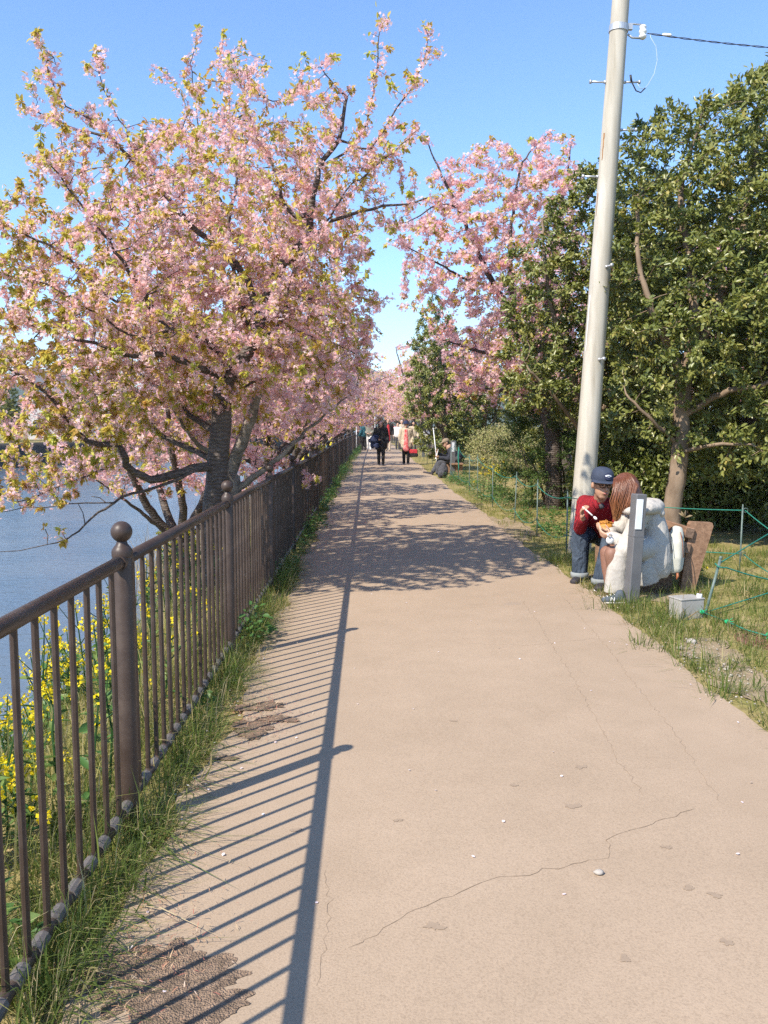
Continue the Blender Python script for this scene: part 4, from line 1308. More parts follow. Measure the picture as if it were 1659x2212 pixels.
# rape flowers ------------------------------------------------------
def rape_meshes(spots, name):
    st = MB(); lp = []; ld = []; fp = []
    for x, y, h in spots:
        z0 = float(gz(x, y))
        top = Vector((x + random.uniform(-.08, .08), y + random.uniform(-.08, .08), z0 + h))
        st.tube([(x, y, z0), ((x + top.x) / 2 + random.uniform(-.03, .03), (y + top.y) / 2, z0 + h * .5), top], [.006, .005, .003], 4, caps=False)
        heads = [top]
        for k in range(random.randint(1, 3)):
            t = random.uniform(.5, .8)
            q = Vector((x, y, z0)).lerp(top, t)
            e = q + Vector((random.uniform(-.13, .13), random.uniform(-.13, .13), h * random.uniform(.15, .33)))
            st.tube([q, q.lerp(e, .5) + Vector((0, 0, -.01)), e], [.004, .003, .002], 3, caps=False)
            heads.append(e)
        for k in range(int(9 + h * 14)):
            t = random.uniform(.05, .85)
            a = random.uniform(0, 6.28)
            lp.append(Vector((x, y, z0)).lerp(top, t)); ld.append((math.cos(a), math.sin(a), random.uniform(-.2, .9)))
        for hd in heads:
            m = random.randint(12, 26)
            for k in range(m):
                d = Vector((random.gauss(0, 1), random.gauss(0, 1), random.gauss(0, .8)))
                d.normalize()
                fp.append(hd + Vector((d.x * .021, d.y * .021, d.z * .024 - .008)))
    lp = np.array([tuple(p) for p in lp]); ld = np.array(ld); n = len(lp)
    s = RNG.uniform(.4, 1.3, n) * .075
    leaves = scatter_template(name + '_leaves', LEAF_V, LEAF_F, lp, frames(ld, up=np.array([[0, 0, 1.0]]).repeat(n, 0) + RNG.normal(size=ld.shape) * .3), np.stack([s * .7, s, s], 1), RNG.uniform(.3, 1, n))
    fp = np.array([tuple(p) for p in fp]); n = len(fp)
    PV = [(.9, 0, .1), (0, .9, .1), (-.9, 0, .1), (0, -.9, .1)]
    d = rand_dirs(n); d[:, 2] = np.abs(d[:, 2])
    fl = scatter_template(name + '_flowers', PV, [(0, 1, 2, 3)], fp, frames(rand_dirs(n), up=d), RNG.uniform(.7, 1.2, n) * .0085, RNG.uniform(0, 1, n))
    return st.mesh(name + '_stems'), leaves, fl
spots = []
for _ in range(95):
    y = random.uniform(2.2, 5.6)
    spots.append((random.uniform(-2.1, -1.02), y, random.uniform(.16, .62)))
for _ in range(38):
    spots.append((random.uniform(-2.2, -1.2), random.uniform(4.2, 8.6), random.uniform(.40, .80)))
for _ in range(16):
    spots.append((random.uniform(-1.6, -1.15), random.uniform(1.2, 3.0), random.uniform(.2, .45)))
for _ in range(30):
    spots.append((random.uniform(-2.2, -1.3), random.uniform(24, 46), random.uniform(.7, 1.3)))
s_, l_, f_ = rape_meshes(spots, 'rape')
root = empty('rapeseed_flowers', (-1.6, 4, 0))
tag(root, 'yellow rapeseed flowers massed on the bank behind the fence', 'flowers', kind='stuff')
for nm, me, mt in (('stems', s_, 'herb'), ('leaves', l_, 'herb'), ('flowers', f_, 'yellow_petal')):
    o = meshobj(nm, me, mt, root, world_in=(-1.6, 4, 0)); o['kind'] = 'stuff'
# the clump by the rope fence, and a single bloom by the bench
for nm, sp, lab in (('rapeseed_plant', [(2.48 + random.uniform(-.3, .3), 17.2 + random.uniform(-.9, .7), random.uniform(.5, .95)) for _ in range(16)], 'leafy yellow rapeseed clump against the juniper at the rope fence'),
                    ('dandelion', [(3.02, 7.85, .14)], 'single small yellow flower in the grass right of the bench')):
    s_, l_, f_ = rape_meshes(sp, nm)
    q = (sp[0][0], sp[0][1], 0)
    root = empty(nm, q); tag(root, lab, 'flower')
    for pn, me, mt in (('stem', s_, 'herb'), ('leaves', l_, 'herb'), ('flowers', f_, 'yellow_petal')):
        o = meshobj(pn, me, mt, root, world_in=q)
        if pn != 'stem': o['kind'] = 'stuff'
# reeds on the near bank and across the river
def reeds(name, c, L, label):
    n = len(c)
    base = np.stack([c[:, 0], c[:, 1], np.maximum(gz(c[:, 0], c[:, 1]), -1.82)], 1)
    o = meshobj(name, blades(name, base, RNG.uniform(L[0], L[1], n), RNG.normal(size=(n, 2)) * .16, RNG.uniform(.006, .014, n), RNG.uniform(0, 1, n)), 'reed')
    tag(o, label, 'reeds', kind='stuff')
reeds('dry_reeds', rect(3000, -4.6, -2.6, 15, 34), (.7, 1.5), 'dry tan reeds on the near bank behind the far cherries')
c = rect(2600, 0, 1, 70, 108); c[:, 0] = far_shore(c[:, 1]) + RNG.uniform(-.6, 3.0, len(c))
reeds('far_reeds', c, (.8, 1.7), 'dry tan reeds along the far side of the river')

# fallen petals and stalks ------------------------------------------
def litter():
    n = 2600
    x = -.74 + np.abs(RNG.normal(size=n)) * .16 - .12
    y = RNG.uniform(1.4, 9.5, n)
    hot = RNG.uniform(0, 1, n) < .45
    k = hot.sum()
    which = RNG.integers(0, 3, k)
    cx = np.array([-.60, -.62, -.48])[which]; cy = np.array([2.22, 4.2, 4.05])[which]
    x[hot] = cx + RNG.normal(size=k) * .10; y[hot] = cy + RNG.normal(size=k) * .17
    z = np.array([max(float(gz(a, 0)), path_height(a) if a > -.72 else 0) for a in x]) + .011
    d = rand_dirs(n); d[:, 2] *= .25
    T = [(-.05, 0, 0), (.05, 0, 0), (.06, .5, .10), (-.06, .5, .10), (.0, 1, .02)]
    s = RNG.uniform(.008, .026, n)
    me = scatter_template('stalk_litter', T, [(0, 1, 2, 3), (3, 2, 4)], np.stack([x, y, z], 1), frames(d, up=np.array([[0, 0, 1.0]]).repeat(n, 0)), np.stack([s * .9, s, s], 1), RNG.uniform(0, .85, n))
    tag(meshobj('stalk_litter', me, 'litter'), 'reddish fallen blossom stalks along the left path edge', 'litter', kind='stuff')
    n = 330
    x = RNG.uniform(-.75, 1.95, n); y = RNG.uniform(1.8, 15, n)
    near = RNG.uniform(0, 1, n) < .72
    x[near] = np.where(RNG.uniform(0, 1, near.sum()) < .7, -.72 + RNG.normal(size=near.sum()) * .10, 1.95 + RNG.normal(size=near.sum()) * .15)
    z = np.array([path_height(a) if -.72 < a < 1.9 else .012 for a in x]) + .004
    pv = [(0, 0, 0), (.42, .4, .05), (.22, .95, .12), (0, .86, .08), (-.22, .95, .12), (-.42, .4, .05)]
    d = rand_dirs(n); d[:, 2] *= .15
    me = scatter_template('fallen_petals', pv, [(0, 1, 2, 3), (0, 3, 4, 5)], np.stack([x, y, z], 1), frames(d, up=np.array([[0, 0, 1.0]]).repeat(n, 0) + RNG.normal(size=d.shape) * .1), RNG.uniform(.009, .015, n), RNG.uniform(0, 1, n))
    tag(meshobj('fallen_petals', me, 'white_petal'), 'pale cherry petals fallen on the path', 'petals', kind='stuff')
    # gravel on the verge
    n = 380
    c = np.concatenate([np.stack([2.12 + RNG.normal(size=200) * .10, 5.05 + RNG.normal(size=200) * .35], 1), np.stack([2.05 + RNG.normal(size=100) * .09, 7.3 + RNG.normal(size=100) * .3], 1), np.stack([1.95 + RNG.normal(size=80) * .05, RNG.uniform(2.8, 9, 80)], 1)])
    mb = MB(); mb.ball((0, 0, 0), (1, .75, .6), 6, 4)
    T = np.array(mb.v); F = mb.f
    a = RNG.uniform(0, 6.28, n); R = np.zeros((n, 3, 3)); R[:, 0, 0] = np.cos(a); R[:, 0, 1] = -np.sin(a); R[:, 1, 0] = np.sin(a); R[:, 1, 1] = np.cos(a); R[:, 2, 2] = 1
    s = RNG.uniform(.002, .008, n) * np.where(RNG.uniform(0, 1, n) < .06, 2.0, 1)
    me = scatter_template('gravel', T, F, np.stack([c[:, 0], c[:, 1], np.full(n, .016)], 1), R, s, RNG.uniform(0, 1, n))
    tag(meshobj('gravel', me, 'stone'), 'pale gravel scattered on the bare verge', 'gravel', kind='stuff')
litter()
# the lone pebble on the path
q = G(1293, 1893, PATH_Z)
rs = random.Random(4)
mb = MB(); mb.ball((0, 0, 0), (.016, .011, .009), 12, 8)
mb.v = [tuple(c * (1 + rs.uniform(-.14, .14)) for c in v) for v in mb.v]
o = mb.build('pebble', 'stone', None, True); o.location = (q.x, q.y, path_height(q.x) + .008)
tag(o, 'lone pale pebble on the beige path beside the long crack', 'pebble')
q = G(1372, 1375)
mb = MB(); mb.ball((0, 0, 0), (.035, .028, .02), 12, 8)
mb.v = [tuple(c * (1 + rs.uniform(-.12, .12)) for c in v) for v in mb.v]
o = mb.build('stone', 'stone', None, True); o.location = (2.15, 5.55, .022)
tag(o, 'largest whitish stone on the gravelly verge right of the path', 'stone')
# ================================================================== utility pole
random.seed(5); RNG = np.random.default_rng(5)
def catenary(a, b, sag, n=12):
    a = Vector(a); b = Vector(b)
    return [a.lerp(b, t) + Vector((0, 0, -sag * 4 * t * (1 - t))) for t in np.linspace(0, 1, n)]
def build_pole():
    Yp = 9.7
    lo = P(1266, 1000, Yp); hi = P(1341, 0, Yp)
    ax = (hi - lo).normalized()
    base = lo - ax * ((lo.z + .1) / ax.z)
    top = lo + ax * ((8.2 - lo.z) / ax.z)
    root = empty('utility_pole', (base.x, base.y, 0))
    inv = (base.x, base.y, 0)
    tag(root, 'tall leaning pale concrete utility pole behind the couple on the bench', 'utility pole')
    L = (top - base).length
    mb = MB()
    n = 14
    mb.tube([base.lerp(top, i / n) for i in range(n + 1)], [.132 - (.132 - .078) * i / n for i in range(n + 1)], 32)
    auto_smooth(mb.build('shaft', 'pole_concrete', root, world_in=inv), 60)
    R = Vector((0, 0, 1)).rotation_difference(ax).to_matrix()
    def onpole(v):                                  # the axis point seen at image row v
        c, d = base, ax
        lo_, hi_ = 0.0, L
        for _ in range(40):
            m_ = (lo_ + hi_) / 2
            q = c + d * m_ - Vector((0, 0, HC))
            vv = VC - FPX * q.dot(_U) / q.dot(_F)
            if vv > v: lo_ = m_
            else: hi_ = m_
        return c + d * lo_, .132 - (.132 - .078) * lo_ / L
    # steps
    for v, side in [(178, -1), (178, 1), (281, 1), (382, -1), (778, 1), (580, 1)]:
        c, r = onpole(v)
        if v == 778: dv = Vector((.25, -.97, 0)).normalized(); ln = .10
        elif v == 580: dv = Vector((.3, -.95, 0)).normalized(); ln = .10
        else: dv = Vector((side, -.05, 0)).normalized(); ln = .16
        s = MB().tube([c + dv * (r * .8), c + dv * (r + ln)], .011, 8)
        s.tube([c + dv * (r + ln), c + dv * (r + ln + .02)], .021, 10)
        s.tube([c + dv * (r - .01), c + dv * (r + .022)], .017, 8)
        s.build('step_bolt', 'galvanised', root, True, inv)
    # strap and insulator
    c, r = onpole(63)
    b = MB().lathe([(r + .004, -.035), (r + .010, -.033), (r + .010, .033), (r + .004, .035)], c, 24, R)
    b.box(c + Vector((r + .02, -.03, .01)), (.05, .04, .06))
    b.build('band', 'galvanised', root, False, inv)
    e = c + Vector((r, -.02, 0))
    MB().tube([e + Vector((0, 0, .045)), e + Vector((.06, 0, .045)), e + Vector((.17, 0, .038))], .010, 8).build('bracket', 'galvanised', root, True, inv)
    MB().tube([e + Vector((0, 0, -.06)), e + Vector((.05, 0, -.095)), e + Vector((.17, 0, -.10))], .012, 8).build('bracket', 'galvanised', root, True, inv)
    ic = e + Vector((.165, 0, -.03))
    ins = MB().lathe([(.012, -.085), (.03, -.075), (.042, -.06), (.042, -.045), (.026, -.03), (.04, -.018), (.043, 0), (.038, .014), (.026, .024), (.038, .036), (.038, .05), (.026, .062), (.012, .07)], ic, 18)
    ins.build('insulator', 'porcelain', root, True, inv)
    # wires
    far = P(1700, 95, 9.4)
    cable = empty('overhead_cable', tuple(ic + Vector((.05, 0, -.02))))
    ci = tuple(ic + Vector((.05, 0, -.02)))
    tag(cable, 'twisted dark overhead wire running right from the pole insulator', 'cable')
    a0 = Vector(ci); far2 = far + (far - a0) * 1.0
    for ph in (0, PI):
        pts = []
        for i, q in enumerate(catenary(a0, far2, .05, 90)):
            t = i / 89
            g = ph + t * 60
            pts.append(q + Vector((0, math.cos(g), math.sin(g))) * .006)
        MB().tube(pts, .0042, 5).build('strand', 'dark_cable', cable, True, ci)
    s0 = P(1430, 77.5, 9.65); s1 = P(1446, 78, 9.65)
    d_ = (far - a0).normalized(); mid = a0 + d_ * ((s0 - a0).length)
    MB().tube([mid, mid + d_ * .015, mid + d_ * .085, mid + d_ * .1], [.008, .016, .016, .008], 10).build('splice_sleeve', 'white_plastic', cable, True, ci)
    MB().tube([a0 + Vector((.03, 0, -.005)), P(1405, 80, 9.65), P(1417, 100, 9.65), P(1420, 130, 9.65), P(1413, 160, 9.65), P(1400, 183, 9.65), P(1392, 192, 9.65), P(1382, 190, 9.65), P(1377, 180, 9.65)], .0035, 6).build('drop_wire', 'pale_cable', cable, True, ci)
    MB().tube([P(1362, 164, 9.65), P(1366, 180, 9.65), P(1374, 196, 9.65), P(1384, 200, 9.65), P(1394, 190, 9.65)], .007, 6).build('wire_tail', 'dark_cable', cable, True, ci)
    MB().tube([P(1362, 162, 9.65), P(1364, 176, 9.65)], .012, 8).build('wire_cap', 'dark_cable', cable, True, ci)
    # rust runs and pale conduit strip
    c0, r0 = onpole(282); c1, r1 = onpole(340)
    def strip(name, va, vb, angle, wdt, mat):
        pts = []
        V = []; F = []
        for i in range(9):
            c_, r_ = onpole(va + (vb - va) * i / 8)
            for k in range(4):
                g = angle + (k - 1.5) * wdt / r_ / 3 * (1 - .5 * (i / 8)) + .02 * math.sin(i * 2.1)
                V.append(c_ + R @ Vector((math.cos(g), math.sin(g), 0)) * (r_ + .003))
            if i:
                for k in range(3): F.append((4 * i - 4 + k, 4 * i - 3 + k, 4 * i + 1 + k, 4 * i + k))
        me = bpy.data.meshes.new(name); me.from_pydata([tuple(v - Vector(inv)) for v in V], [], F); me.update()
        return meshobj(name, me, mat, root)
    strip('rust_stain', 292, 350, PI * 1.18, .02, 'rust')
    strip('rust_stain', 420, 470, PI * 1.1, .012, 'rust')
    strip('marker_strip', 640, 760, PI * 1.12, .018, 'white_plastic')
    return root
build_pole()

# ================================================================== rope fence on the right
def stake_mesh(h):
    s = MB().tube([(0, 0, -.1), (0, 0, h)], .0085, 8)
    s.lathe([(.0085, h), (.010, h + .004), (.006, h + .02), (.004, h + .03)], (0, 0, 0), 8)
    return s
def ring_pts(c, r, ax_y=True):
    return [Vector(c) + Vector((math.cos(g) * r, 0, math.sin(g) * r)) for g in np.linspace(0, 2 * PI, 13)]
def build_rope_fence():
    q0 = (2.24, 9.55, 0)
    root = empty('rope_fence', q0)
    tag(root, 'low green rope fence on thin stakes running along the right path edge', 'rope fence')
    S = [(2.24, 9.55, .69, 0), (2.23, 11.2, .72, 0), (2.19, 12.7, .74, .03), (2.22, 15.2, .73, 0), (2.20, 17.1, .86, -.01), (2.24, 18.9, .80, 0), (2.22, 21.0, .95, .01), (2.25, 23.2, .90, 0), (2.62, 25.6, .95, 0), (2.3, 28.2, .9, 0),
         (2.3, 30.5, .9, 0), (2.28, 33.0, .9, 0), (2.3, 35.4, .9, .01), (2.3, 38, .9, 0), (2.32, 41, .9, 0), (2.3, 44, .9, 0), (2.3, 47.5, .9, 0), (2.3, 51, .9, 0), (2.3, 55, .9, 0)]
    tops = []; lows = []
    for x, y, h, ln in S:
        g0 = float(gz(x, y))
        s = stake_mesh(h).build('stake', 'stake_green', root, True)
        s.location = (x - q0[0], y - q0[1], g0); s.rotation_euler = (0, ln, 0)
        t = Vector((x + ln * h - .012, y, g0 + h - .04)); l = Vector((x - .012, y, g0 + .22))
        for zz in (h - .04, .22):
            r_ = MB().tube(ring_pts((-.022, 0, zz), .013), .0028, 5)
            o = r_.build('ring', 'stake_green', s, True)
        tops.append(t); lows.append(l)
    for i in range(len(S) - 1):
        MB().tube(catenary(tops[i], tops[i + 1], .05 + .03 * random.random()), .005, 6).build('rope', 'rope_green', root, True, q0)
        if 0 < i < 7 or i == 0:
            MB().tube(catenary(lows[i], lows[i + 1], .05 + .07 * random.random()), .004, 5).build('rope', 'rope_green', root, True, q0)
    # right-hand stretch, behind the bench
    R1 = G(1597, 1240)
    s = stake_mesh(.66).build('stake', 'stake_green', root, True); s.location = (R1.x - q0[0], R1.y - q0[1], 0); s.rotation_euler = (0, .01, 0)
    a = Vector((R1.x, R1.y, .63)); b = Vector((R1.x, R1.y, .20))
    for zz in (.63, .20): MB().tube(ring_pts((.03, 0, zz), .022), .003, 5).build('ring', 'stake_green', s, True)
    for p0, p1, sg in [(tops[0], a, .03), (lows[0], b, .03), (a + Vector((.03, 0, 0)), P(1720, 1180, 7.6), .02), (b + Vector((.03, 0, 0)), P(1720, 1265, 7.0), .03)]:
        MB().tube(catenary(p0, p1, sg), .005, 6).build('rope', 'rope_green', root, True, q0)
    # tied-up rope bundle on the tall stake
    for k, (x, y) in enumerate([(2.22, 21.0)]):
        MB().tube([(x, y - .01, .93), (x - .01, y - .02, .7), (x + .005, y - .015, .45), (x - .005, y - .02, .3)], [.012, .018, .016, .006], 7).build('rope_bundle', 'rope_green', root, True, q0)
    return root
build_rope_fence()
def build_leaning_stake():
    q = G(1520, 1338); t = P(1556, 1208, q.y + .05)
    root = empty('leaning_stake', (q.x, q.y, 0)); inv = (q.x, q.y, 0)
    tag(root, 'green stake leaning beside the grey box with slack green ropes tied to it', 'stake')
    MB().tube([q - (t - q) * .1, t], .011, 8).tube([t, t + (t - q) * .05], [.013, .012], 8).build('rod', 'stake_green', root, True, inv)
    top = q.lerp(t, .93)
    MB().tube(catenary(top, P(1740, 1105, 8.2), .0), .0055, 6).build('rope', 'rope_green', root, True, inv)
    MB().tube([top + Vector((-.03, 0, .0)), top + Vector((-.02, -.03, -.02)), top + Vector((.03, -.02, -.03))] + catenary(top + Vector((.05, -.01, -.03)), P(1760, 1262, 6.6), .03), .0055, 6).build('rope', 'rope_green', root, True, inv)
    MB().tube(catenary(q + Vector((.0, .0, .05)), P(1760, 1250, 6.9), .0), .005, 6).build('rope', 'rope_green', root, True, inv)
    lo = [q + Vector((-.02, -.02, .06)), P(1570, 1375, 6.0), P(1610, 1398, 5.75), P(1650, 1412, 5.6), P(1720, 1440, 5.4)]
    for p in lo[1:]: p.z = max(p.z, .05)
    MB().tube(lo, .0055, 6).build('rope', 'rope_green', root, True, inv)
    for c, s in ((lo[0], .016), (lo[1], .018), (lo[3] + Vector((.03, 0, 0)), .02)):
        m_ = MB()
        m_.ball(c, (s * 1.2, s, s), 10, 7)
        for k in range(3):
            d = Vector((random.uniform(-1, 1), random.uniform(-1, 0), random.uniform(-.2, .8))).normalized()
            m_.tube([c, c + d * s * 2.6], [.004, .0025], 5)
        m_.build('knot', 'tie_green', root, True, inv)
build_leaning_stake()

# ================================================================== grey marker posts
def marker_post(u, v, vt, lean, label, w=.10, plate=True, ut=None):
    q = G(u, v)
    h = (v - vt) / FPX * q.y
    root = empty('marker_post', (q.x, q.y, 0), .18); tag(root, label, 'post', 'grey square posts beside the benches')
    root.rotation_euler = (0, lean, .22)
    MB().box((0, 0, h / 2 - .05), (w, w, h + .1), bevel=.006).build('shaft', 'post_grey', root)
    MB().box((0, 0, h * .62), (w + .003, w + .003, .006)).build('joint_line', 'post_grey', root)
    MB().box((-.016, -w / 2 - .004, h * .82), (w * .62, .006, h * .27), bevel=.002).build('reflector_plate', 'reflector_white', root)
    return root
marker_post(1363, 1304, 1061, .05, 'grey square post with a white plate standing in front of the seated woman', .095)
marker_post(977, 1027, 952, .02, 'grey square post with a white strip beside the seated man in the brown cap', .12)
marker_post(914.5, 988, 940, 0, 'far grey square post with a white strip at the right path edge', .12)

# ================================================================== benches
def bench(name, x0, y0, y1, label, seat_h=.33, back=True):
    root = empty(name, (x0, (y0 + y1) / 2, 0)); inv = (x0, (y0 + y1) / 2, 0)
    tag(root, label, 'bench')
    xs = [x0 + .06, x0 + .185, x0 + .31]
    for x in xs:
        MB().box((x, (y0 + y1) / 2, seat_h - .02), (.115, y1 - y0, .05), bevel=.006).build('seat_plank', 'bench_wood', root, world_in=inv)
    for y in (y0 + .18, y1 - .18):
        MB().box((x0 + .185, y, seat_h / 2 - .025), (.34, .13, seat_h - .045), bevel=.006).build('leg', 'bench_wood', root, world_in=inv)
    if back:
        Rm = Matrix.Rotation(math.radians(12), 3, 'Y')
        for y in (y0 + .05, y1 - .05):
            pr = [(x0 + .385, -.05), (x0 + .50, -.05), (x0 + .66, .585), (x0 + .65, .615), (x0 + .47, .625), (x0 + .455, .60)]
            vs = [(px_, y + s_ * .035, pz) for s_ in (-1, 1) for px_, pz in pr]
            n_ = len(pr)
            MB().add(vs, [tuple(range(n_)), tuple(reversed(range(n_, 2 * n_)))] + [(i, i + n_, (i + 1) % n_ + n_, (i + 1) % n_) for i in range(n_)]).build('back_post', 'bench_wood', root, world_in=inv)
        for k, z in enumerate((.40, .53)):
            x = x0 + .395 + (z - .30) * math.tan(math.radians(12))
            o = MB().box((x, (y0 + y1) / 2 - .0, z), (.085, y1 - y0 - .0 + .03, .095), Rm, bevel=.008).build('back_rail', 'bench_wood', root, world_in=inv)
            for e, yy in ((-1, y0 - .0165), (1, y1 + .0165)):
                MB().box((x, yy, z), (.07, .004, .08), Rm).build('end_grain', 'end_grain', o)
    return root
bench('timber_bench', 2.33, 7.30, 8.85, 'weathered brown timber bench with a low back under the couple')
bench('timber_bench', 2.42, 25.0, 26.7, 'low timber bench under the man in the brown cap', .36, False)

# ================================================================== small things on the verge
def build_box():
    q = G(1488, 1339)
    root = empty('junction_box', (q.x, q.y + .06, 0), .28)
    tag(root, 'small grey box with a white cap in the grass beside the bench', 'box')
    MB().box((0, 0, .068), (.205, .15, .175), bevel=.006).build('case', 'box_grey', root)
    MB().box((0, 0, .158), (.213, .158, .012), bevel=.003).build('lid', 'box_grey', root)
    MB().lathe([(.020, .163), (.021, .166), (.021, .188), (.018, .192)], (.075, -.05, 0), 14).build('cap', 'white_plastic', root, True)
    MB().tube([(.075, -.05, .19), (.078, -.052, .21), (.084, -.05, .222)], [.005, .005, .002], 6).build('cap_pin', 'end_grain', root, True)
    dead = MB()
    dead.tube([(-.06, -.10, 0), (-.05, -.10, .06), (-.07, -.09, .12), (-.055, -.085, .2)], [.004, .004, .003, .002], 5)
    dead.tube([(-.08, -.1, .0), (-.02, -.105, .03), (.05, -.10, .075), (.06, -.10, .06)], [.004, .006, .004, .002], 5)
    o = dead.build('dry_stalk', 'reed', None, True); o.location = (q.x, q.y + .06, 0)
    tag(o, 'dry brown weed stalk curling in front of the grey box', 'stalk')
build_box()
def build_manhole():
    q = G(1690, 1388)
    root = empty('manhole_cover', (q.x, q.y, .0)); tag(root, 'rusty round iron cover set in the grass at the right edge', 'manhole cover')
    r = .27
    MB().lathe([(r + .03, -.03), (r + .03, .018), (r + .008, .022), (r + .006, .010), (r + .004, -.03)], n=40).build('frame', 'iron_rust', root)
    MB().lathe([(r, -.03), (r, .012), (r - .004, .015), (.001, .015)], n=40).build('plate', 'iron_rust', root)
    for rr in (.245, .20, .145, .085):
        MB().lathe([(rr, .012), (rr, .024), (rr - .014, .024), (rr - .014, .012)], n=36).build('raised_ring', 'iron_rust', root)
    for k in range(16):
        g = 2 * PI * k / 16
        MB().box((math.cos(g) * .17, math.sin(g) * .17, .019), (.05 if k % 2 else .13, .012, .010), Matrix.Rotation(g + .35 * (k % 2), 3, 'Z')).build('raised_rib', 'iron_rust', root)
    MB().box((.03, -.06, .022), (.10, .02, .012), Matrix.Rotation(.1, 3, 'Z')).build('white_mark', 'white_plastic', root)
build_manhole()

# ================================================================== far poles and the notice
for u, v0, v1, y, w, lab in ((770, 948, 902, 48, .045, 'short white pole standing at the fence near the man in teal'), (810, 940, 888, 60, .045, 'thin white pole standing in the crowd behind the woman in black')):
    b = P(u, v0, y); t = P(u, v1, y)
    root = empty('white_pole', (b.x, b.y, 0)); tag(root, lab, 'pole')
    MB().tube([(0, 0, -.05), (0, 0, t.z)], w * .62, 8).build('shaft', 'white_plastic', root, True)
    MB().ball((0, 0, t.z), w * .7, 8, 6).build('cap', 'white_plastic', root, True)
def notice():
    b = G(921, 985)
    root = empty('notice_board', (b.x, b.y, 0), .0); tag(root, 'small white notice on a stake beside the far rope fence', 'sign')
    h = (985 - 932) / FPX * b.y
    MB().tube([(0, 0, -.1), (0, 0, h)], .02, 8).build('stake', 'stake_green', root, True)
    MB().box((0, -.03, h - .22), (.30, .02, .46), bevel=.004).build('board', 'white_plastic', root)
    for k, (x, z, w_, h_) in enumerate([(-.05, -.12, .14, .05), (.02, -.2, .2, .03), (.05, -.27, .12, .06), (-.06, -.33, .12, .05)]):
        MB().box((x, -.044, h + z), (w_, .004, h_)).build('printed_block', 'dark_cable', root)
notice()
# yellow flags and red banner far across the fence
plain('flag_yellow', (0.80, 0.66, 0.05), rough=0.6)
plain('banner_red', (0.62, 0.06, 0.05), rough=0.6)
plain('house_white', (0.72, 0.71, 0.69), (.62, .61, .6), rough=0.8)
plain('roof_grey', (0.14, 0.14, 0.15), rough=0.8)
plain('glass_dark', (0.05, 0.06, 0.07), rough=0.15)
for i, (x, y) in enumerate([(-2.9, 50), (-3.1, 54), (-3.6, 46), (-2.7, 58)]):
    z = float(gz(x, y))
    root = empty('banner', (x, y, z)); tag(root, 'yellow upright banner beyond the fence far down the river', 'banner', 'yellow banners beyond the fence')
    MB().tube([(0, 0, 0), (0, 0, 2.6)], .02, 6).build('pole', 'white_plastic', root, True)
    V = []; F = []
    for a in range(7):
        for b_ in range(2):
            V.append((.03 + .4 * b_, .03 * math.sin(a * 1.1 + b_), 1.15 + 1.35 * a / 6))
        if a: F.append((2 * a - 2, 2 * a - 1, 2 * a + 1, 2 * a))
    me = bpy.data.meshes.new('cloth'); me.from_pydata(V, [], F); me.update()
    o = meshobj('cloth', me, 'flag_yellow', root); o.modifiers.new('thick', 'SOLIDIFY').thickness = .004

# ================================================================== the far side of the river
def far_house(loc, size, label, rz=0):
    root = empty('house', loc, rz); tag(root, label, 'house', 'houses across the river')
    w, d, h = size
    MB().box((0, 0, h / 2), (w, d, h)).build('wall', 'house_white', root)
    rf = MB().add([(-w / 2 - .4, -d / 2 - .4, h + .003), (w / 2 + .4, -d / 2 - .4, h + .003), (w / 2 + .4, d / 2 + .4, h + .003), (-w / 2 - .4, d / 2 + .4, h + .003), (-w / 2, 0, h + 1.5), (w / 2, 0, h + 1.5)],
                  [(3, 2, 1, 0), (0, 1, 5, 4), (2, 3, 4, 5), (1, 2, 5), (3, 0, 4)])
    rf.build('roof', 'roof_grey', root)
    for s in (-1, 1):
        for k in range(max(2, int(w / 2.2))):
            x = -w / 2 + w * (k + .5) / max(2, int(w / 2.2))
            for z in ((1.4,) if h < 4 else (1.4, 4.1)):
                o = MB().box((x, s * (d / 2 + .03), z), (1.2, .08, 1.1)).build('window', 'house_white', root)
                MB().box((x, s * (d / 2 + .055), z), (1.05, .06, .95)).build('pane', 'glass_dark', o)
    for s in (-1, 1):
        for z in ((1.4,) if h < 4 else (1.4, 4.1)):
            o = MB().box((s * (w / 2 + .03), 0, z), (.08, 1.3, 1.1)).build('window', 'house_white', root)
            MB().box((s * (w / 2 + .055), 0, z), (.06, 1.1, .95)).build('pane', 'glass_dark', o)
far_house((-31, 92, 0), (9, 7, 5.6), 'pale two-storey house across the river glimpsed through the blossoms', .3)
far_house((-46, 84, 0), (11, 8, 5.4), 'pale house far left across the river', -.2)
far_house((-24, 118, 0), (8, 7, 3.2), 'low pale house across the river behind the trunk', .5)
def banner_wall(u, v, y, w, h, label):
    q = P(u, v, y)
    root = empty('red_banner', (q.x, q.y, .1)); tag(root, label, 'banner', 'red banners across the river')
    for s in (-1, 1): MB().tube([(s * w / 2, 0, -.1), (s * w / 2, 0, q.z + h / 2)], .03, 6).build('pole', 'galvanised', root, True)
    MB().box((0, 0, q.z - .1), (w, .02, h)).build('cloth', 'banner_red', root)
    MB().box((-w * .1, -.014, q.z - .1), (h * .45, .006, h * .5)).build('white_emblem', 'white_plastic', root)
banner_wall(392, 903, 78, 1.9, .9, 'red banner across the river left of the big cherry trunk')
banner_wall(412, 915, 82, 1.5, .8, 'lower red banner across the river beside the big cherry trunk')
far = [(-34, 74, 0, 1.0, 1.2), (-38, 66, 2, 2.0, 1.3), (-30, 86, 1, 3.0, 1.2), (-44, 60, 1, .3, 1.3), (-26, 100, 2, 4.0, 1.2), (-20, 112, 0, 5.0, 1.2), (-50, 70, 2, 1.5, 1.5), (-16, 122, 1, 2.5, 1.2)]
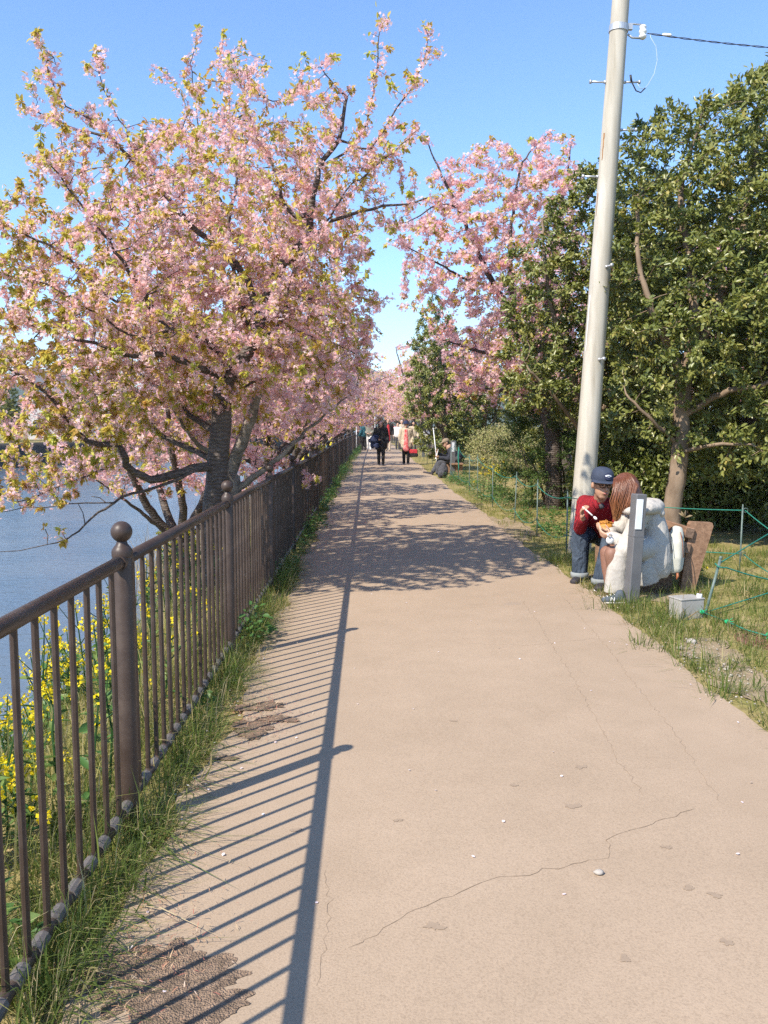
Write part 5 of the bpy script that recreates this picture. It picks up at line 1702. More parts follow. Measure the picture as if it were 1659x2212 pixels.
for x, y, v, rz, s in far:
    w, fl, lf = VAR[v]
    plant_tree('cherry_tree', w, fl, lf, 'cherry_bark', (x, y, .05), rz, s, 'one of the pink cherries on the bank across the river', group='cherry trees across the river')
for i, (x, y, rz, s) in enumerate([(-36.5, 70, 0, 1.3), (-41, 75, 1, 1.5), (-33, 80, 2, 1.2), (-28, 95, 4, 1.2)]):
    plant_tree('evergreen_tree', FAR_EVERGREEN[0], FAR_EVERGREEN[1], None, 'evergreen_bark', (x, y, .05), rz, s, 'one of the dark evergreens on the bank across the river', group='evergreens across the river', crown=('leaves', ''), mats=('evergreen_leaf', ''))
# ================================================================== people
random.seed(9); RNG = np.random.default_rng(9)
plain('skin', (0.56, 0.34, 0.235), (0.49, 0.285, 0.19), scale=12, rough=0.5, spec=0.4)
plain('skin_tan', (0.43, 0.25, 0.165), (0.36, 0.20, 0.13), scale=12, rough=0.5, spec=0.4)
plain('tights', (0.24, 0.125, 0.085), (0.20, 0.10, 0.07), scale=20, rough=0.6)
plain('lips', (0.42, 0.16, 0.13), rough=0.45)
plain('hair_dark', (0.022, 0.015, 0.012), (0.012, 0.009, 0.008), scale=40, rough=0.4)
plain('hair_white', (0.55, 0.52, 0.48), rough=0.6)
plain('denim', (0.075, 0.098, 0.130), (0.028, 0.038, 0.056), scale=9, rough=0.9, spec=0.15, bstr=0.9, bscale=13, detail=6, bdist=0.02, mapping=(1, 1, .6), fold=(11, .8, .05))
plain('denim_cuff', (0.26, 0.28, 0.28), rough=0.9)
plain('denim_light', (0.22, 0.33, 0.46), rough=0.9)
plain('cap_navy', (0.040, 0.052, 0.085), (0.030, 0.040, 0.066), scale=30, rough=0.8, bstr=0.2, bscale=300)
plain('cap_emblem', (0.020, 0.025, 0.065), rough=0.7)
plain('cap_white', (0.75, 0.77, 0.80), rough=0.6)
plain('frame_black', (0.015, 0.013, 0.013), rough=0.3)
plain('coat_grey', (0.47, 0.44, 0.395), (0.40, 0.37, 0.33), scale=45, rough=0.95, spec=0.05, bstr=0.3, bscale=140, bdist=0.003, fold=(8, .45, .045))
plain('cloth_white', (0.80, 0.78, 0.74), (0.70, 0.68, 0.64), scale=10, rough=0.9, spec=0.15, bstr=0.2, bscale=120, fold=(8, .7, .05))
plain('shoe_white', (0.78, 0.76, 0.73), rough=0.7)
plain('shoe_dark', (0.035, 0.03, 0.035), rough=0.7)
plain('shoe_slate', (0.085, 0.10, 0.125), (0.06, 0.075, 0.095), scale=20, rough=0.8)
plain('shoe_red', (0.45, 0.06, 0.12), (0.25, 0.03, 0.06), scale=30, rough=0.7)
plain('shoe_sole', (0.62, 0.58, 0.50), rough=0.7)
plain('noodles', (0.58, 0.27, 0.045), (0.36, 0.14, 0.02), scale=90, rough=0.5, bstr=0.8, bscale=120)
plain('carton', (0.52, 0.33, 0.14), rough=0.7)
plain('canvas', (0.50, 0.49, 0.42), (0.42, 0.42, 0.36), scale=14, rough=0.9, bstr=0.2, bscale=150)
plain('leather_brown', (0.30, 0.10, 0.04), rough=0.5)
plain('cloth_black', (0.022, 0.020, 0.020), (0.014, 0.013, 0.013), scale=15, rough=0.9, fold=(8, .8, .06))
plain('cloth_navy', (0.018, 0.028, 0.075), (0.012, 0.018, 0.045), scale=12, rough=0.85, fold=(8, .8, .06))
plain('jacket_dark', (0.030, 0.032, 0.042), (0.020, 0.021, 0.028), scale=9, rough=0.85, fold=(8, .8, .06))
plain('cloth_charcoal', (0.075, 0.075, 0.082), (0.052, 0.052, 0.058), scale=9, rough=0.9, fold=(8, .8, .06))
plain('cloth_beige', (0.52, 0.43, 0.32), (0.43, 0.35, 0.25), scale=9, rough=0.9, fold=(8, .8, .06))
plain('cloth_teal', (0.035, 0.15, 0.17), (0.015, 0.05, 0.07), scale=25, rough=0.9, fold=(8, .8, .06))
plain('cloth_olive', (0.26, 0.24, 0.19), (0.16, 0.15, 0.12), scale=18, rough=0.9, fold=(8, .8, .06))
plain('cloth_red', (0.50, 0.035, 0.045), (0.38, 0.02, 0.03), scale=10, rough=0.8, fold=(8, .8, .06))
plain('cap_tan', (0.27, 0.20, 0.13), rough=0.9)
plain('print_red', (0.50, 0.02, 0.03), (0.66, 0.30, 0.28), scale=14, rough=0.85, detail=2)
m, nt, out = nodes_of('shirt_red')
tc = nt.nodes.new('ShaderNodeTexCoord')
w = nt.nodes.new('ShaderNodeTexWave'); w.wave_type = 'BANDS'; w.bands_direction = 'X'
w.inputs['Scale'].default_value = 30; w.inputs['Distortion'].default_value = 1.2; w.inputs['Detail'].default_value = 2; w.inputs['Detail Scale'].default_value = 1.2
nt.links.new(tc.outputs['Object'], w.inputs['Vector'])
fn = noise(nt, 230, 2, 0.7, vec=tc.outputs['Object'], mapping=(1, 1, .35))
r1 = ramp(nt, [(0.0, (0.34, 0.026, 0.032)), (0.6, (0.28, 0.017, 0.025)), (0.92, (0.10, 0.010, 0.018))])
nt.links.new(w.outputs['Fac'], r1.inputs['Fac'])
r2 = ramp(nt, [(0.35, (0.45, 0.4, 0.42)), (0.6, (1.1, 1.05, 1.05))])
nt.links.new(fn.outputs['Fac'], r2.inputs['Fac'])
col = mixc(nt, 0.8, r1.outputs['Color'], r2.outputs['Color'], 'MULTIPLY')
bn = noise(nt, 16, 4, .6, vec=tc.outputs['Object'])
principled(nt, out, col, 0.9, 0.15, 0, bump(nt, bn.outputs['Fac'], 0.6, 0.02))
m, nt, out = nodes_of('hair_brown')
tc = nt.nodes.new('ShaderNodeTexCoord')
a = noise(nt, 60, 3, .6, vec=tc.outputs['Object'], mapping=(1.6, 1.6, .06))
sep = nt.nodes.new('ShaderNodeSeparateXYZ'); nt.links.new(tc.outputs['Object'], sep.inputs[0])
mr = nt.nodes.new('ShaderNodeMapRange'); mr.inputs[1].default_value = .60; mr.inputs[2].default_value = 1.0
nt.links.new(sep.outputs['Z'], mr.inputs[0])
r0 = ramp(nt, [(0.0, (0.38, 0.185, 0.075)), (0.45, (0.25, 0.095, 0.038)), (1.0, (0.14, 0.05, 0.024))])     # bleached ends, darker roots
nt.links.new(mr.outputs[0], r0.inputs['Fac'])
r2 = ramp(nt, [(0.3, (0.5, 0.46, 0.42)), (0.7, (1.35, 1.3, 1.25))])
nt.links.new(a.outputs['Fac'], r2.inputs['Fac'])
principled(nt, out, mixc(nt, .85, r0.outputs['Color'], r2.outputs['Color'], 'MULTIPLY'), .38, .5, 0, bump(nt, a.outputs['Fac'], .5, .006))

def seg(mb, p0, p1, r0, r1, side=None, n=12):
    """round-ended tapered limb; r may be a pair (along side, across)"""
    p0 = Vector(p0); p1 = Vector(p1)
    ax = p1 - p0
    if ax.length < 1e-6: ax = Vector((0, 0, 1e-3))
    t = ax.normalized()
    A = r0 if isinstance(r0, tuple) else (r0, r0)
    B = r1 if isinstance(r1, tuple) else (r1, r1)
    pts, rs = [], []
    for g in (-88, -60, -30, 0):
        c, s_ = math.cos(math.radians(g)), math.sin(math.radians(g))
        pts.append(p0 + t * (s_ * min(A))); rs.append((A[0] * c, A[1] * c))
    for g in (0, 30, 60, 88):
        c, s_ = math.cos(math.radians(g)), math.sin(math.radians(g))
        pts.append(p1 + t * (s_ * min(B))); rs.append((B[0] * c, B[1] * c))
    mb.tube(pts, rs, n, True, side)
    return mb
def chain(mb, pts, rs, side=None):
    for i in range(len(pts) - 1): seg(mb, pts[i], pts[i + 1], rs[i], rs[i + 1], side)
    return mb
def fuse(mb, name, voxel=.01, smooth=4, dec=None):
    """melt overlapping solids into one continuous skin"""
    me = mb.mesh('tmp')
    bm = bmesh.new(); bm.from_mesh(me)
    bmesh.ops.recalc_face_normals(bm, faces=bm.faces)
    bm.to_mesh(me); bm.free()
    o = bpy.data.objects.new('tmp', me); C.objects.link(o)
    r = o.modifiers.new('r', 'REMESH'); r.mode = 'VOXEL'; r.voxel_size = voxel; r.use_smooth_shade = True
    if smooth:
        s = o.modifiers.new('s', 'SMOOTH'); s.iterations = smooth; s.factor = .5
    dg = bpy.context.evaluated_depsgraph_get()
    out = bpy.data.meshes.new_from_object(o.evaluated_get(dg))
    out.name = name
    bpy.data.objects.remove(o); bpy.data.meshes.remove(me)
    out.polygons.foreach_set('use_smooth', np.ones(len(out.polygons), bool))
    return out
def body_part(mb, name, mat, parent=None, org=(0, 0, 0), voxel=.01, smooth=4):
    """fused mesh; world coordinates moved to the frame whose origin is org"""
    me = fuse(mb, name, voxel, smooth)
    me.transform(Matrix.Translation(-Vector(org)))
    return meshobj(name, me, mat, parent)
def hand(mb, wrist, d, palm_n, s=1.0, curl=.5, spread=.25):
    """palm, four bent fingers of unequal length and a thumb leaving the side of the palm"""
    wrist = Vector(wrist); d = Vector(d).normalized(); n = Vector(palm_n); n = (n - d * n.dot(d)).normalized()
    sd = d.cross(n)
    seg(mb, wrist, wrist + d * .035 * s, (.022 * s, .017 * s), (.034 * s, .014 * s), sd)
    seg(mb, wrist + d * .03 * s, wrist + d * .078 * s, (.036 * s, .014 * s), (.038 * s, .012 * s), sd)
    for k, (o_, ln) in enumerate(((-.028, .068), (-.010, .078), (.010, .074), (.027, .058))):
        b = wrist + d * .08 * s + sd * o_ * s
        dd = (d + sd * o_ * 6 * spread).normalized()
        a1, a2 = curl * .9, curl * 2.0
        m1 = b + (dd * math.cos(a1) + n * math.sin(a1)) * ln * .55 * s
        m2 = m1 + (dd * math.cos(a2) + n * math.sin(a2)) * ln * .5 * s
        chain(mb, [b, m1, m2], [.0095 * s, .0088 * s, .0072 * s])
    b = wrist + d * .028 * s - sd * .03 * s
    t1 = b + (d * .55 - sd * .6 + n * .45).normalized() * .036 * s
    t2 = t1 + (d * .75 - sd * .05 + n * .6).normalized() * .034 * s
    chain(mb, [b, t1, t2], [.013 * s, .0105 * s, .0085 * s])
    return mb
def head_shape(mb, c, f, up, s=1.0):
    """skull, jaw, nose, ears around centre c, facing f"""
    c = Vector(c); f = Vector(f).normalized(); up = Vector(up); up = (up - f * up.dot(f)).normalized(); rt = f.cross(up)
    Rm = Matrix((rt, f, up)).transposed()
    mb.ball(c + up * .025 * s - f * .010 * s, (.074 * s, .092 * s, .090 * s), 20, 14, Rm)
    mb.ball(c - up * .045 * s + f * .022 * s, (.058 * s, .060 * s, .068 * s), 18, 12, Rm)
    seg(mb, c - up * .085 * s + f * .052 * s - rt * .012 * s, c - up * .085 * s + f * .052 * s + rt * .012 * s, .026 * s, .026 * s)
    seg(mb, c + up * .012 * s + f * .082 * s, c - up * .026 * s + f * .100 * s, .009 * s, .014 * s)
    seg(mb, c - up * .055 * s + f * .078 * s - rt * .016 * s, c - up * .055 * s + f * .078 * s + rt * .016 * s, .011 * s, .011 * s)
    seg(mb, c + up * .030 * s + f * .074 * s - rt * .042 * s, c + up * .030 * s + f * .074 * s + rt * .042 * s, .014 * s, .014 * s)
    for q in (-1, 1):
        mb.ball(c + rt * q * .077 * s - f * .008 * s - up * .008 * s, (.012 * s, .020 * s, .031 * s), 10, 8, Rm)
    return Rm, rt, f, up
def face_parts(parent, c, fr, s, org, brow='hair_dark'):
    Rm, rt, f, up = fr
    c = Vector(c)
    e = MB()
    for q in (-1, 1): e.ball(c + rt * q * .031 * s + up * .010 * s + f * .0785 * s, (.011 * s, .008 * s, .0055 * s), 8, 6, Rm)
    e.build('eyes', 'hair_dark', parent, True, org)
    b = MB()
    for q in (-1, 1): b.tube([c + rt * q * .014 * s + up * .034 * s + f * .090 * s, c + rt * q * .048 * s + up * .036 * s + f * .078 * s], .0055 * s, 5)
    b.build('eyebrows', brow, parent, True, org)
    MB().ball(c - up * .055 * s + f * .088 * s, (.020 * s, .007 * s, .008 * s), 10, 6, Rm).build('mouth', 'lips', parent, True, org)
def shoe(toe, heel, up_z, mat, parent, org, s=1.0, sole='shoe_sole', lace=None, name='shoe'):
    toe = Vector(toe); heel = Vector(heel)
    d = (toe - heel).normalized(); sd = Vector((-d.y, d.x, 0)).normalized()
    mb = MB()
    b = Vector((0, 0, .035 * s))
    chain(mb, [heel + b + d * .03 * s, heel + b + d * .11 * s, toe + b * .85 - d * .04 * s], [(.036 * s, .036 * s), (.042 * s, .036 * s), (.040 * s, .026 * s)], sd)
    seg(mb, heel + d * .045 * s + b, heel + d * .05 * s + Vector((0, 0, .085 * s)), (.036 * s, .042 * s), (.034 * s, .040 * s), sd)
    o = body_part(mb, name, mat, parent, org, .010 if s > 1.02 else .014, 2)
    mb = MB()
    chain(mb, [heel + d * .02 * s + Vector((0, 0, .012)), heel + d * .13 * s + Vector((0, 0, .012)), toe - d * .04 * s + Vector((0, 0, .013))], [(.040 * s, .013), (.045 * s, .013), (.043 * s, .012)], sd)
    body_part(mb, 'sole', sole, o, org, .010, 1)
    if lace:
        l = MB()
        for k in range(4):
            t = heel + d * (.10 + .028 * k) * s + Vector((0, 0, (.082 - .008 * k) * s))
            l.tube([t - sd * .018 * s + Vector((0, 0, -.006)), t, t + sd * .018 * s + Vector((0, 0, -.006))], .0032, 5)
        l.build('laces', lace, o, True, org)
    return o

# ------------------------------------------------------------------ man in the red shirt
def build_man():
    org = Vector((2.25, 8.1, 0))
    hd = P(1300, 1047, 7.72); neck = P(1297, 1078, 7.80)
    f = (Vector((.16, -.95, -.14))).normalized()
    shR, shL = P(1263, 1086, 7.92), P(1331, 1092, 7.90)
    elR, elL = P(1253, 1141, 7.80), P(1340, 1146, 7.75)
    wrR, wrL = P(1259, 1120, 7.62), P(1326, 1153, 7.48)
    hip = Vector((2.30, 8.22, .42))
    hpR, hpL = hip + Vector((-.10, .07, 0)), hip + Vector((.06, -.06, 0))
    knR, knL = P(1255, 1160, 7.86), P(1318, 1172, 7.62)
    anR, anL = P(1252, 1240, 7.86), P(1297, 1254, 7.55)
    toR = G(1238, 1266); hlR = G(1259, 1248)
    toL = G(1291, 1281); hlL = G(1308, 1262)
    body = MB()
    fr = head_shape(body, hd, f, (.06, -.1, 1), 1.12)
    seg(body, neck + Vector((0, .03, -.04)), hd - Vector((0, -.02, .05)), .058, .056)
    seg(body, neck + Vector((0, .06, -.10)), hip, (.09, .06), (.11, .08), (1, 0, 0))
    for a, b, c_ in ((shR, elR, wrR), (shL, elL, wrL)): chain(body, [a, b, c_], [.042, .038, .026])
    for a, b, c_ in ((hpR, knR, anR), (hpL, knL, anL)): chain(body, [a, b, c_], [.065, .05, .036])
    hand(body, wrR, (P(1256, 1100, 7.58) - wrR), (.75, -.55, .1), 1.12, .75)
    hand(body, wrL, (P(1306, 1152, 7.40) - wrL), (-.1, .2, 1), 1.12, .45)
    person = body_part(body, 'person', 'skin_tan', None, org, .010, 2)
    person.location = org
    tag(person, 'man in a red striped shirt and navy cap eating on the bench', 'person')
    face_parts(person, hd, fr, 1.12, org)
    # glasses
    Rm, rt, ff, up = fr
    gl = MB()
    for q in (-1, 1):
        cc = hd + rt * q * .036 + up * .010 + ff * .100
        gl.tube([cc + rt * (.027 * math.cos(g) / max(abs(math.cos(g)), abs(math.sin(g))) ** .6) + up * (.019 * math.sin(g) / max(abs(math.cos(g)), abs(math.sin(g))) ** .6) for g in np.linspace(0, 2 * PI, 17)], .0042, 5)
        gl.tube([cc + rt * q * .027 + up * .006, hd + rt * q * .086 + up * .012 + ff * .0], .004, 5)
    gl.tube([hd - rt * .01 + up * .012 + ff * .103, hd + rt * .01 + up * .012 + ff * .103], .0035, 5)
    gl.build('glasses', 'frame_black', person, True, org)
    # short hair under the cap
    hr = MB(); hr.ball(hd + up * .012 - ff * .032, (.084, .082, .075), 18, 12, Rm)
    body_part(hr, 'hair', 'hair_dark', person, org, .01, 2)
    # cap
    cp = MB()
    cc = hd + up * .062 - ff * .008
    prof = [(.100, -.022), (.103, .0), (.101, .03), (.092, .062), (.070, .085), (.040, .096), (.006, .098)]
    V = []; F = []
    n = 28
    for r_, h_ in prof:
        for k in range(n):
            g = 2 * PI * k / n
            V.append(cc + rt * (r_ * .97 * math.cos(g)) + ff * (r_ * 1.10 * math.sin(g)) + up * h_)
    for i in range(len(prof) - 1):
        for k in range(n): F.append((i * n + k, i * n + (k + 1) % n, (i + 1) * n + (k + 1) % n, (i + 1) * n + k))
    F.append(tuple(range((len(prof) - 1) * n, len(prof) * n)))
    cp.add(V, F)
    cap = cp.build('cap', 'cap_navy', person, True, org)
    br = MB(); V = []; F = []
    for i in range(5):
        for k in range(13):
            g = math.radians(12 + 156 * k / 12)
            rr = 1 + i * .205
            V.append(cc + rt * (.100 * (1 + i * .06) * math.cos(g)) + ff * (.108 * rr * math.sin(g)) + up * (-.012 - .0015 * i - .016 * (math.cos(g)) ** 2 * (i / 4)))
    for i in range(4):
        for k in range(12): F.append((i * 13 + k, i * 13 + k + 1, (i + 1) * 13 + k + 1, (i + 1) * 13 + k))
    br.add(V, F)
    b_ = br.build('brim', 'cap_navy', cap, True); b_.modifiers.new('t', 'SOLIDIFY').thickness = .006
    ec = cc + ff * .112 + up * .034
    def disc(c_, a, b, mat, name, off):
        V = [c_ + ff * off]; nn = 20
        tl = (up - ff * .35).normalized()
        for k in range(nn):
            g = 2 * PI * k / nn
            V.append(c_ + ff * off + rt * a * math.cos(g) + (up * .94 - ff * .32) * b * math.sin(g) - ff * (abs(math.cos(g)) ** 2 * a * .25))
        m_ = MB().add(V, [(0, 1 + k, 1 + (k + 1) % nn) for k in range(nn)])
        o = m_.build(name, mat, cap, False); o.modifiers.new('t', 'SOLIDIFY').thickness = .002
    disc(ec, .036, .030, 'cap_emblem', 'emblem_patch', .004)
    disc(ec + up * .006, .030, .0115, 'cap_white', 'emblem_mark', .008)
    for dz, w_ in ((.0, .022), (-.003, .016)):
        q = ec + up * (.006 + dz) + ff * .0125
        MB().tube([q - rt * w_, q - rt * w_ * .3 + up * .003, q + rt * w_ * .3 - up * .002, q + rt * w_], .0016, 4).build('emblem_stroke', 'cap_emblem', cap, False)
    # shirt
    sh = MB()
    chest = (shR + shL) / 2 + Vector((0, .05, -.10))
    seg(sh, shR + Vector((.03, .03, -.01)), shL + Vector((-.03, .03, -.01)), .080, .080)
    seg(sh, neck + Vector((0, .045, -.055)), chest, (.12, .095), (.175, .115), (1, 0, 0))
    seg(sh, chest, hip + Vector((0, -.04, .05)), (.175, .12), (.17, .13), (1, 0, 0))
    for a, b, c_ in ((shR, elR, wrR), (shL, elL, wrL)):
        e_ = b.lerp(c_, .82)
        chain(sh, [a, a.lerp(b, .5), b, b.lerp(c_, .45), e_], [.077, .068, .062, .055, .045])
    for k in range(9):                         # sleeve folds
        t = k / 8
        q = shR.lerp(elR, t) + Vector((-.03, -.035, 0)); sh.ball(q, (.045, .045, .014), 8, 6, Matrix.Rotation(.5 * (-1) ** k, 3, 'Y'))
    shirt = body_part(sh, 'shirt', 'shirt_red', person, org, .011, 3)
    for q in (-1, 1):
        col = MB()
        a = neck + Vector((q * .055, .0, .0)); b = neck + Vector((q * .010, -.085, -.085)); c_ = neck + Vector((q * .075, -.065, -.075))
        col.tube([a, a.lerp(c_, .5) + Vector((0, -.015, .006)), c_.lerp(b, .5)], [(.022, .006), (.028, .006), (.018, .005)], 8)
        col.build('collar', 'shirt_red', shirt, True, org)
    MB().ball(neck + Vector((.0, -.035, -.062)), (.030, .022, .03), 10, 8).build('undershirt', 'cloth_charcoal', shirt, True, org)
    # jeans
    jn = MB()
    seg(jn, hpR, hpL, .12, .12); seg(jn, hip + Vector((0, .0, -.02)), hip + Vector((0, -.03, .1)), (.15, .13), (.15, .12), (1, 0, 0))
    for a, b, c_ in ((hpR, knR, anR), (hpL, knL, anL)):
        chain(jn, [a, a.lerp(b, .5), b, b.lerp(c_, .5), c_ + Vector((0, 0, .0))], [.105, .095, .084, .078, .074])
    jeans = body_part(jn, 'jeans', 'denim', person, org, .012, 3)
    for c_ in (anR, anL):
        MB().lathe([(.070, -.03), (.083, -.028), (.084, .014), (.076, .02)], c_ + Vector((0, 0, .0)), 18).build('cuff', 'denim_cuff', jeans, True, org)
    for t_, h_ in ((toR, hlR), (toL, hlL)): shoe(t_, h_, 0, 'shoe_dark', person, org, 1.05, 'shoe_white', 'shoe_white')
    # the spoon and the food he holds
    s0 = P(1262, 1098, 7.53); s1 = P(1286, 1119, 7.44)
    so = tuple(s0)
    root = empty('spoon', so); tag(root, 'white plastic spoon in the right hand of the man in red', 'spoon')
    MB().tube([s0 + (s0 - s1) * .15, s0.lerp(s1, .75)], [.006, .0065], 8).build('handle', 'white_plastic', root, True, so)
    MB().ball(s1, (.022, .012, .012), 12, 8, Vector((1, 0, 0)).rotation_difference((s1 - s0).normalized()).to_matrix()).build('bowl', 'white_plastic', root, True, so)
    fc = P(1307, 1139, 7.38)
    fo = tuple(fc)
    root = empty('noodle_tray', fo); tag(root, 'paper tray heaped with orange noodles held by the man in red', 'food')
    MB().lathe([(.045, -.055), (.062, -.02), (.072, .005), (.068, .006), (.055, -.015)], (0, 0, 0), 20).build('tray', 'carton', root, True)
    nd = MB()
    nd.ball((0, 0, .008), (.070, .066, .036), 16, 10)
    for k in range(70):
        a = random.uniform(0, 6.28); r_ = random.uniform(0, .062); z = .012 + .034 * math.sqrt(max(0, 1 - (r_ / .072) ** 2))
        d = Vector((random.gauss(0, 1), random.gauss(0, 1), random.gauss(0, .3))).normalized() * .022
        p_ = Vector((r_ * math.cos(a), r_ * math.sin(a), z))
        nd.tube([p_ - d, p_ + Vector((0, 0, .006)), p_ + d], .0038, 4)
    nd.build('noodles', 'noodles', root, True)
build_man()

# ------------------------------------------------------------------ woman in the pale hooded coat
def build_woman():
    org = Vector((2.42, 7.35, 0))
    hd = P(1349, 1056, 7.30)
    f = Vector((-.86, .25, -.44)).normalized()
    neck = P(1378, 1083, 7.32)
    shN = P(1383, 1110, 7.16); shF = P(1372, 1096, 7.50)
    elN = P(1355, 1178, 7.08); wrN = P(1326, 1160, 7.22)
    elF = P(1330, 1150, 7.45); wrF = P(1318, 1150, 7.33)
    hip = Vector((2.44, 7.32, .40))
    knN = P(1322, 1196, 7.08); knF = P(1312, 1194, 7.36)
    anN = P(1336, 1282, 7.10); anF = P(1318, 1272, 7.30)
    toN, hlN = G(1294, 1304), G(1352, 1304)
    toF, hlF = G(1304, 1286), G(1350, 1284)
    body = MB()
    fr = head_shape(body, hd, f, (-.3, 0, 1), 1.08)
    seg(body, neck + Vector((.03, 0, -.03)), hd + Vector((.03, 0, -.04)), .05, .05)
    seg(body, neck + Vector((.06, 0, -.06)), hip, (.12, .09), (.14, .11), (0, 1, 0))
    for a, b, c_ in ((shN, elN, wrN), (shF, elF, wrF)): chain(body, [a, b, c_], [.04, .035, .024])
    for a, b, c_ in ((hip + Vector((-.02, -.09, 0)), knN, anN), (hip + Vector((-.02, .09, 0)), knF, anF)): chain(body, [a, b, b.lerp(c_, .4), c_], [.075, .062, .058, .038])
    hand(body, wrN, (-.8, .3, .1), (.1, .6, .5), 1.0, .6)
    hand(body, wrF, (-.8, -.1, .2), (.1, .3, .8), 1.0, .6)
    person = body_part(body, 'person', 'skin', None, org, .010, 2)
    person.location = org
    tag(person, 'woman with long brown hair in a pale grey hooded coat hunched on the bench', 'person')
    face_parts(person, hd, fr, 1.08, org)
    lg = MB()
    for a, b, c_ in ((hip + Vector((-.02, -.09, 0)), knN, anN), (hip + Vector((-.02, .09, 0)), knF, anF)): chain(lg, [a, b, b.lerp(c_, .4), c_], [.079, .066, .062, .041])
    body_part(lg, 'tights', 'tights', person, org, .012, 2)
    # hair: cap of hair over the skull, curtain falling past the cheek, many strands
    Rm, rt, ff, up = fr
    hm = MB()
    hm.ball(hd + up * .028 - ff * .022, (.098, .112, .108), 20, 14, Rm)
    fall = [hd + Vector((.02, -.05, .06)), P(1340, 1075, 7.18), P(1334, 1100, 7.20), P(1331, 1122, 7.24)]
    chain(hm, fall, [(.085, .06), (.085, .045), (.060, .035), (.025, .02)], (1, .2, 0))
    chain(hm, [hd + Vector((.05, -.03, .04)), P(1366, 1070, 7.22), P(1362, 1092, 7.22), P(1350, 1108, 7.22)], [(.075, .06), (.07, .05), (.05, .04), (.022, .02)], (1, .2, 0))
    chain(hm, [hd + Vector((.06, .03, .05)), P(1374, 1066, 7.34), P(1388, 1078, 7.34)], [.07, .055, .03])
    hair = body_part(hm, 'hair', 'hair_brown', person, org, .011, 3)
    # the colour gradient reads object height: hair is in the person's frame, base at the ground
    st = MB()
    top = hd + up * .125 - ff * .01
    for k in range(280):
        a = random.uniform(-1.0, 1.0); b_ = random.uniform(0, 1)
        s0 = top + ff * (.06 * a) + Vector((.01, random.uniform(-.03, .02), 0))
        u = 1322 + 46 * (a * -.5 + .5) + random.uniform(-5, 5)
        y_ = random.uniform(7.12, 7.2)
        s1 = P(u + 8, 1050 + random.uniform(-4, 4), 7.15)
        s2 = P(u - 1 + random.uniform(-2, 2), 1082, y_)
        if u > 1350:
            s3 = P(u - 9 + random.uniform(-3, 3), 1100 + random.uniform(-8, 8), y_)
        else:
            s3 = P(1331 + (u - 1331) * .35 + random.uniform(-4, 4), 1112 + random.uniform(-8, 14), y_ + .03)
        st.tube([s0, s0.lerp(s1, .5) + Vector((-.01, -.03, .012)), s1, s2, s3], [.0025, .0036, .004, .0034, .001], 4, caps=False)
    st.build('strands', 'hair_brown', hair, True, org)
    # coat: one wool shell with a bunched sleeve and a broad front panel over the leg
    def drape(mb, rings, side, folds=6, amp=.05, n=30, ph=0.0):
        """soft elliptical sleeve of cloth, hems cut flat: rings (centre, half widths)"""
        sd = Vector(side); V = []; F = []
        for i, (c_, (a, b)) in enumerate(rings):
            t = (rings[min(i + 1, len(rings) - 1)][0] - rings[max(i - 1, 0)][0]).normalized()
            x = (sd - t * sd.dot(t)).normalized(); y = t.cross(x)
            for k in range(n):
                g = 2 * PI * k / n
                w_ = 1 + amp * (i / (len(rings) - 1)) * math.sin(folds * g + ph + i * .35)
                V.append(c_ + x * a * w_ * math.cos(g) + y * b * w_ * math.sin(g))
        m_ = len(rings)
        for i in range(m_ - 1):
            for k in range(n): F.append((i * n + k, i * n + (k + 1) % n, (i + 1) * n + (k + 1) % n, (i + 1) * n + k))
        F.append(tuple(reversed(range(n)))); F.append(tuple(range((m_ - 1) * n, m_ * n)))
        mb.add(V, F)
    ct = MB()
    drape(ct, [(P(1388, 1088, 7.32), (.13, .07)), (P(1398, 1105, 7.32), (.19, .115)), (P(1405, 1140, 7.32), (.215, .135)), (P(1408, 1175, 7.32), (.235, .150)), (P(1410, 1208, 7.32), (.240, .150)), (P(1409, 1230, 7.32), (.225, .140)), (P(1408, 1241, 7.32), (.20, .12))], (0, 1, 0), 5, .02)
    seg(ct, shN + Vector((.03, .05, 0)), shF + Vector((.03, -.05, 0)), .085, .085)
    chain(ct, [shN, shN.lerp(elN, .5), elN, elN.lerp(wrN, .5), wrN], [.080, .076, .070, .060, .050])
    chain(ct, [shF, elF, wrF], [.08, .065, .05])
    for k in range(8):                         # bunched sleeve
        q = (shN + Vector((0, 0, -.05))).lerp(elN, .25 + .75 * k / 7)
        ct.ball(q + Vector((-.008, -.016, 0)), (.085, .072, .011), 14, 8, Matrix.Rotation(.22 * math.sin(k * 2.2) + .12, 3, 'Y'))
    # front panel over the thigh and shin, and the tail behind the post
    drape(ct, [(hip + Vector((.0, -.10, .03)), (.10, .10)), (P(1368, 1190, 7.08), (.10, .10)), (P(1345, 1190, 7.06), (.095, .088)), (P(1336, 1196, 7.05), (.075, .07))], (0, 1, 0), 4, .02)
    drape(ct, [(P(1345, 1188, 7.08), (.078, .08)), (P(1340, 1200, 7.07), (.088, .085)), (P(1336, 1225, 7.07), (.095, .078)), (P(1333, 1255, 7.08), (.103, .075)), (P(1332, 1280, 7.08), (.110, .075))], (1, 0, 0), 5, .05)
    drape(ct, [(P(1385, 1215, 7.14), (.10, .06)), (P(1395, 1240, 7.14), (.10, .055)), (P(1399, 1262, 7.15), (.095, .05))], (1, 0, 0), 4, .06)
    coat = body_part(ct, 'coat', 'coat_grey', person, org, .011, 5)
    hd_ = MB()
    loop = [P(1350, 1106, 7.16), P(1362, 1104, 7.10), P(1380, 1102, 7.06), P(1398, 1100, 7.08), P(1414, 1098, 7.16), P(1420, 1094, 7.28), P(1416, 1088, 7.42), P(1398, 1084, 7.50)]
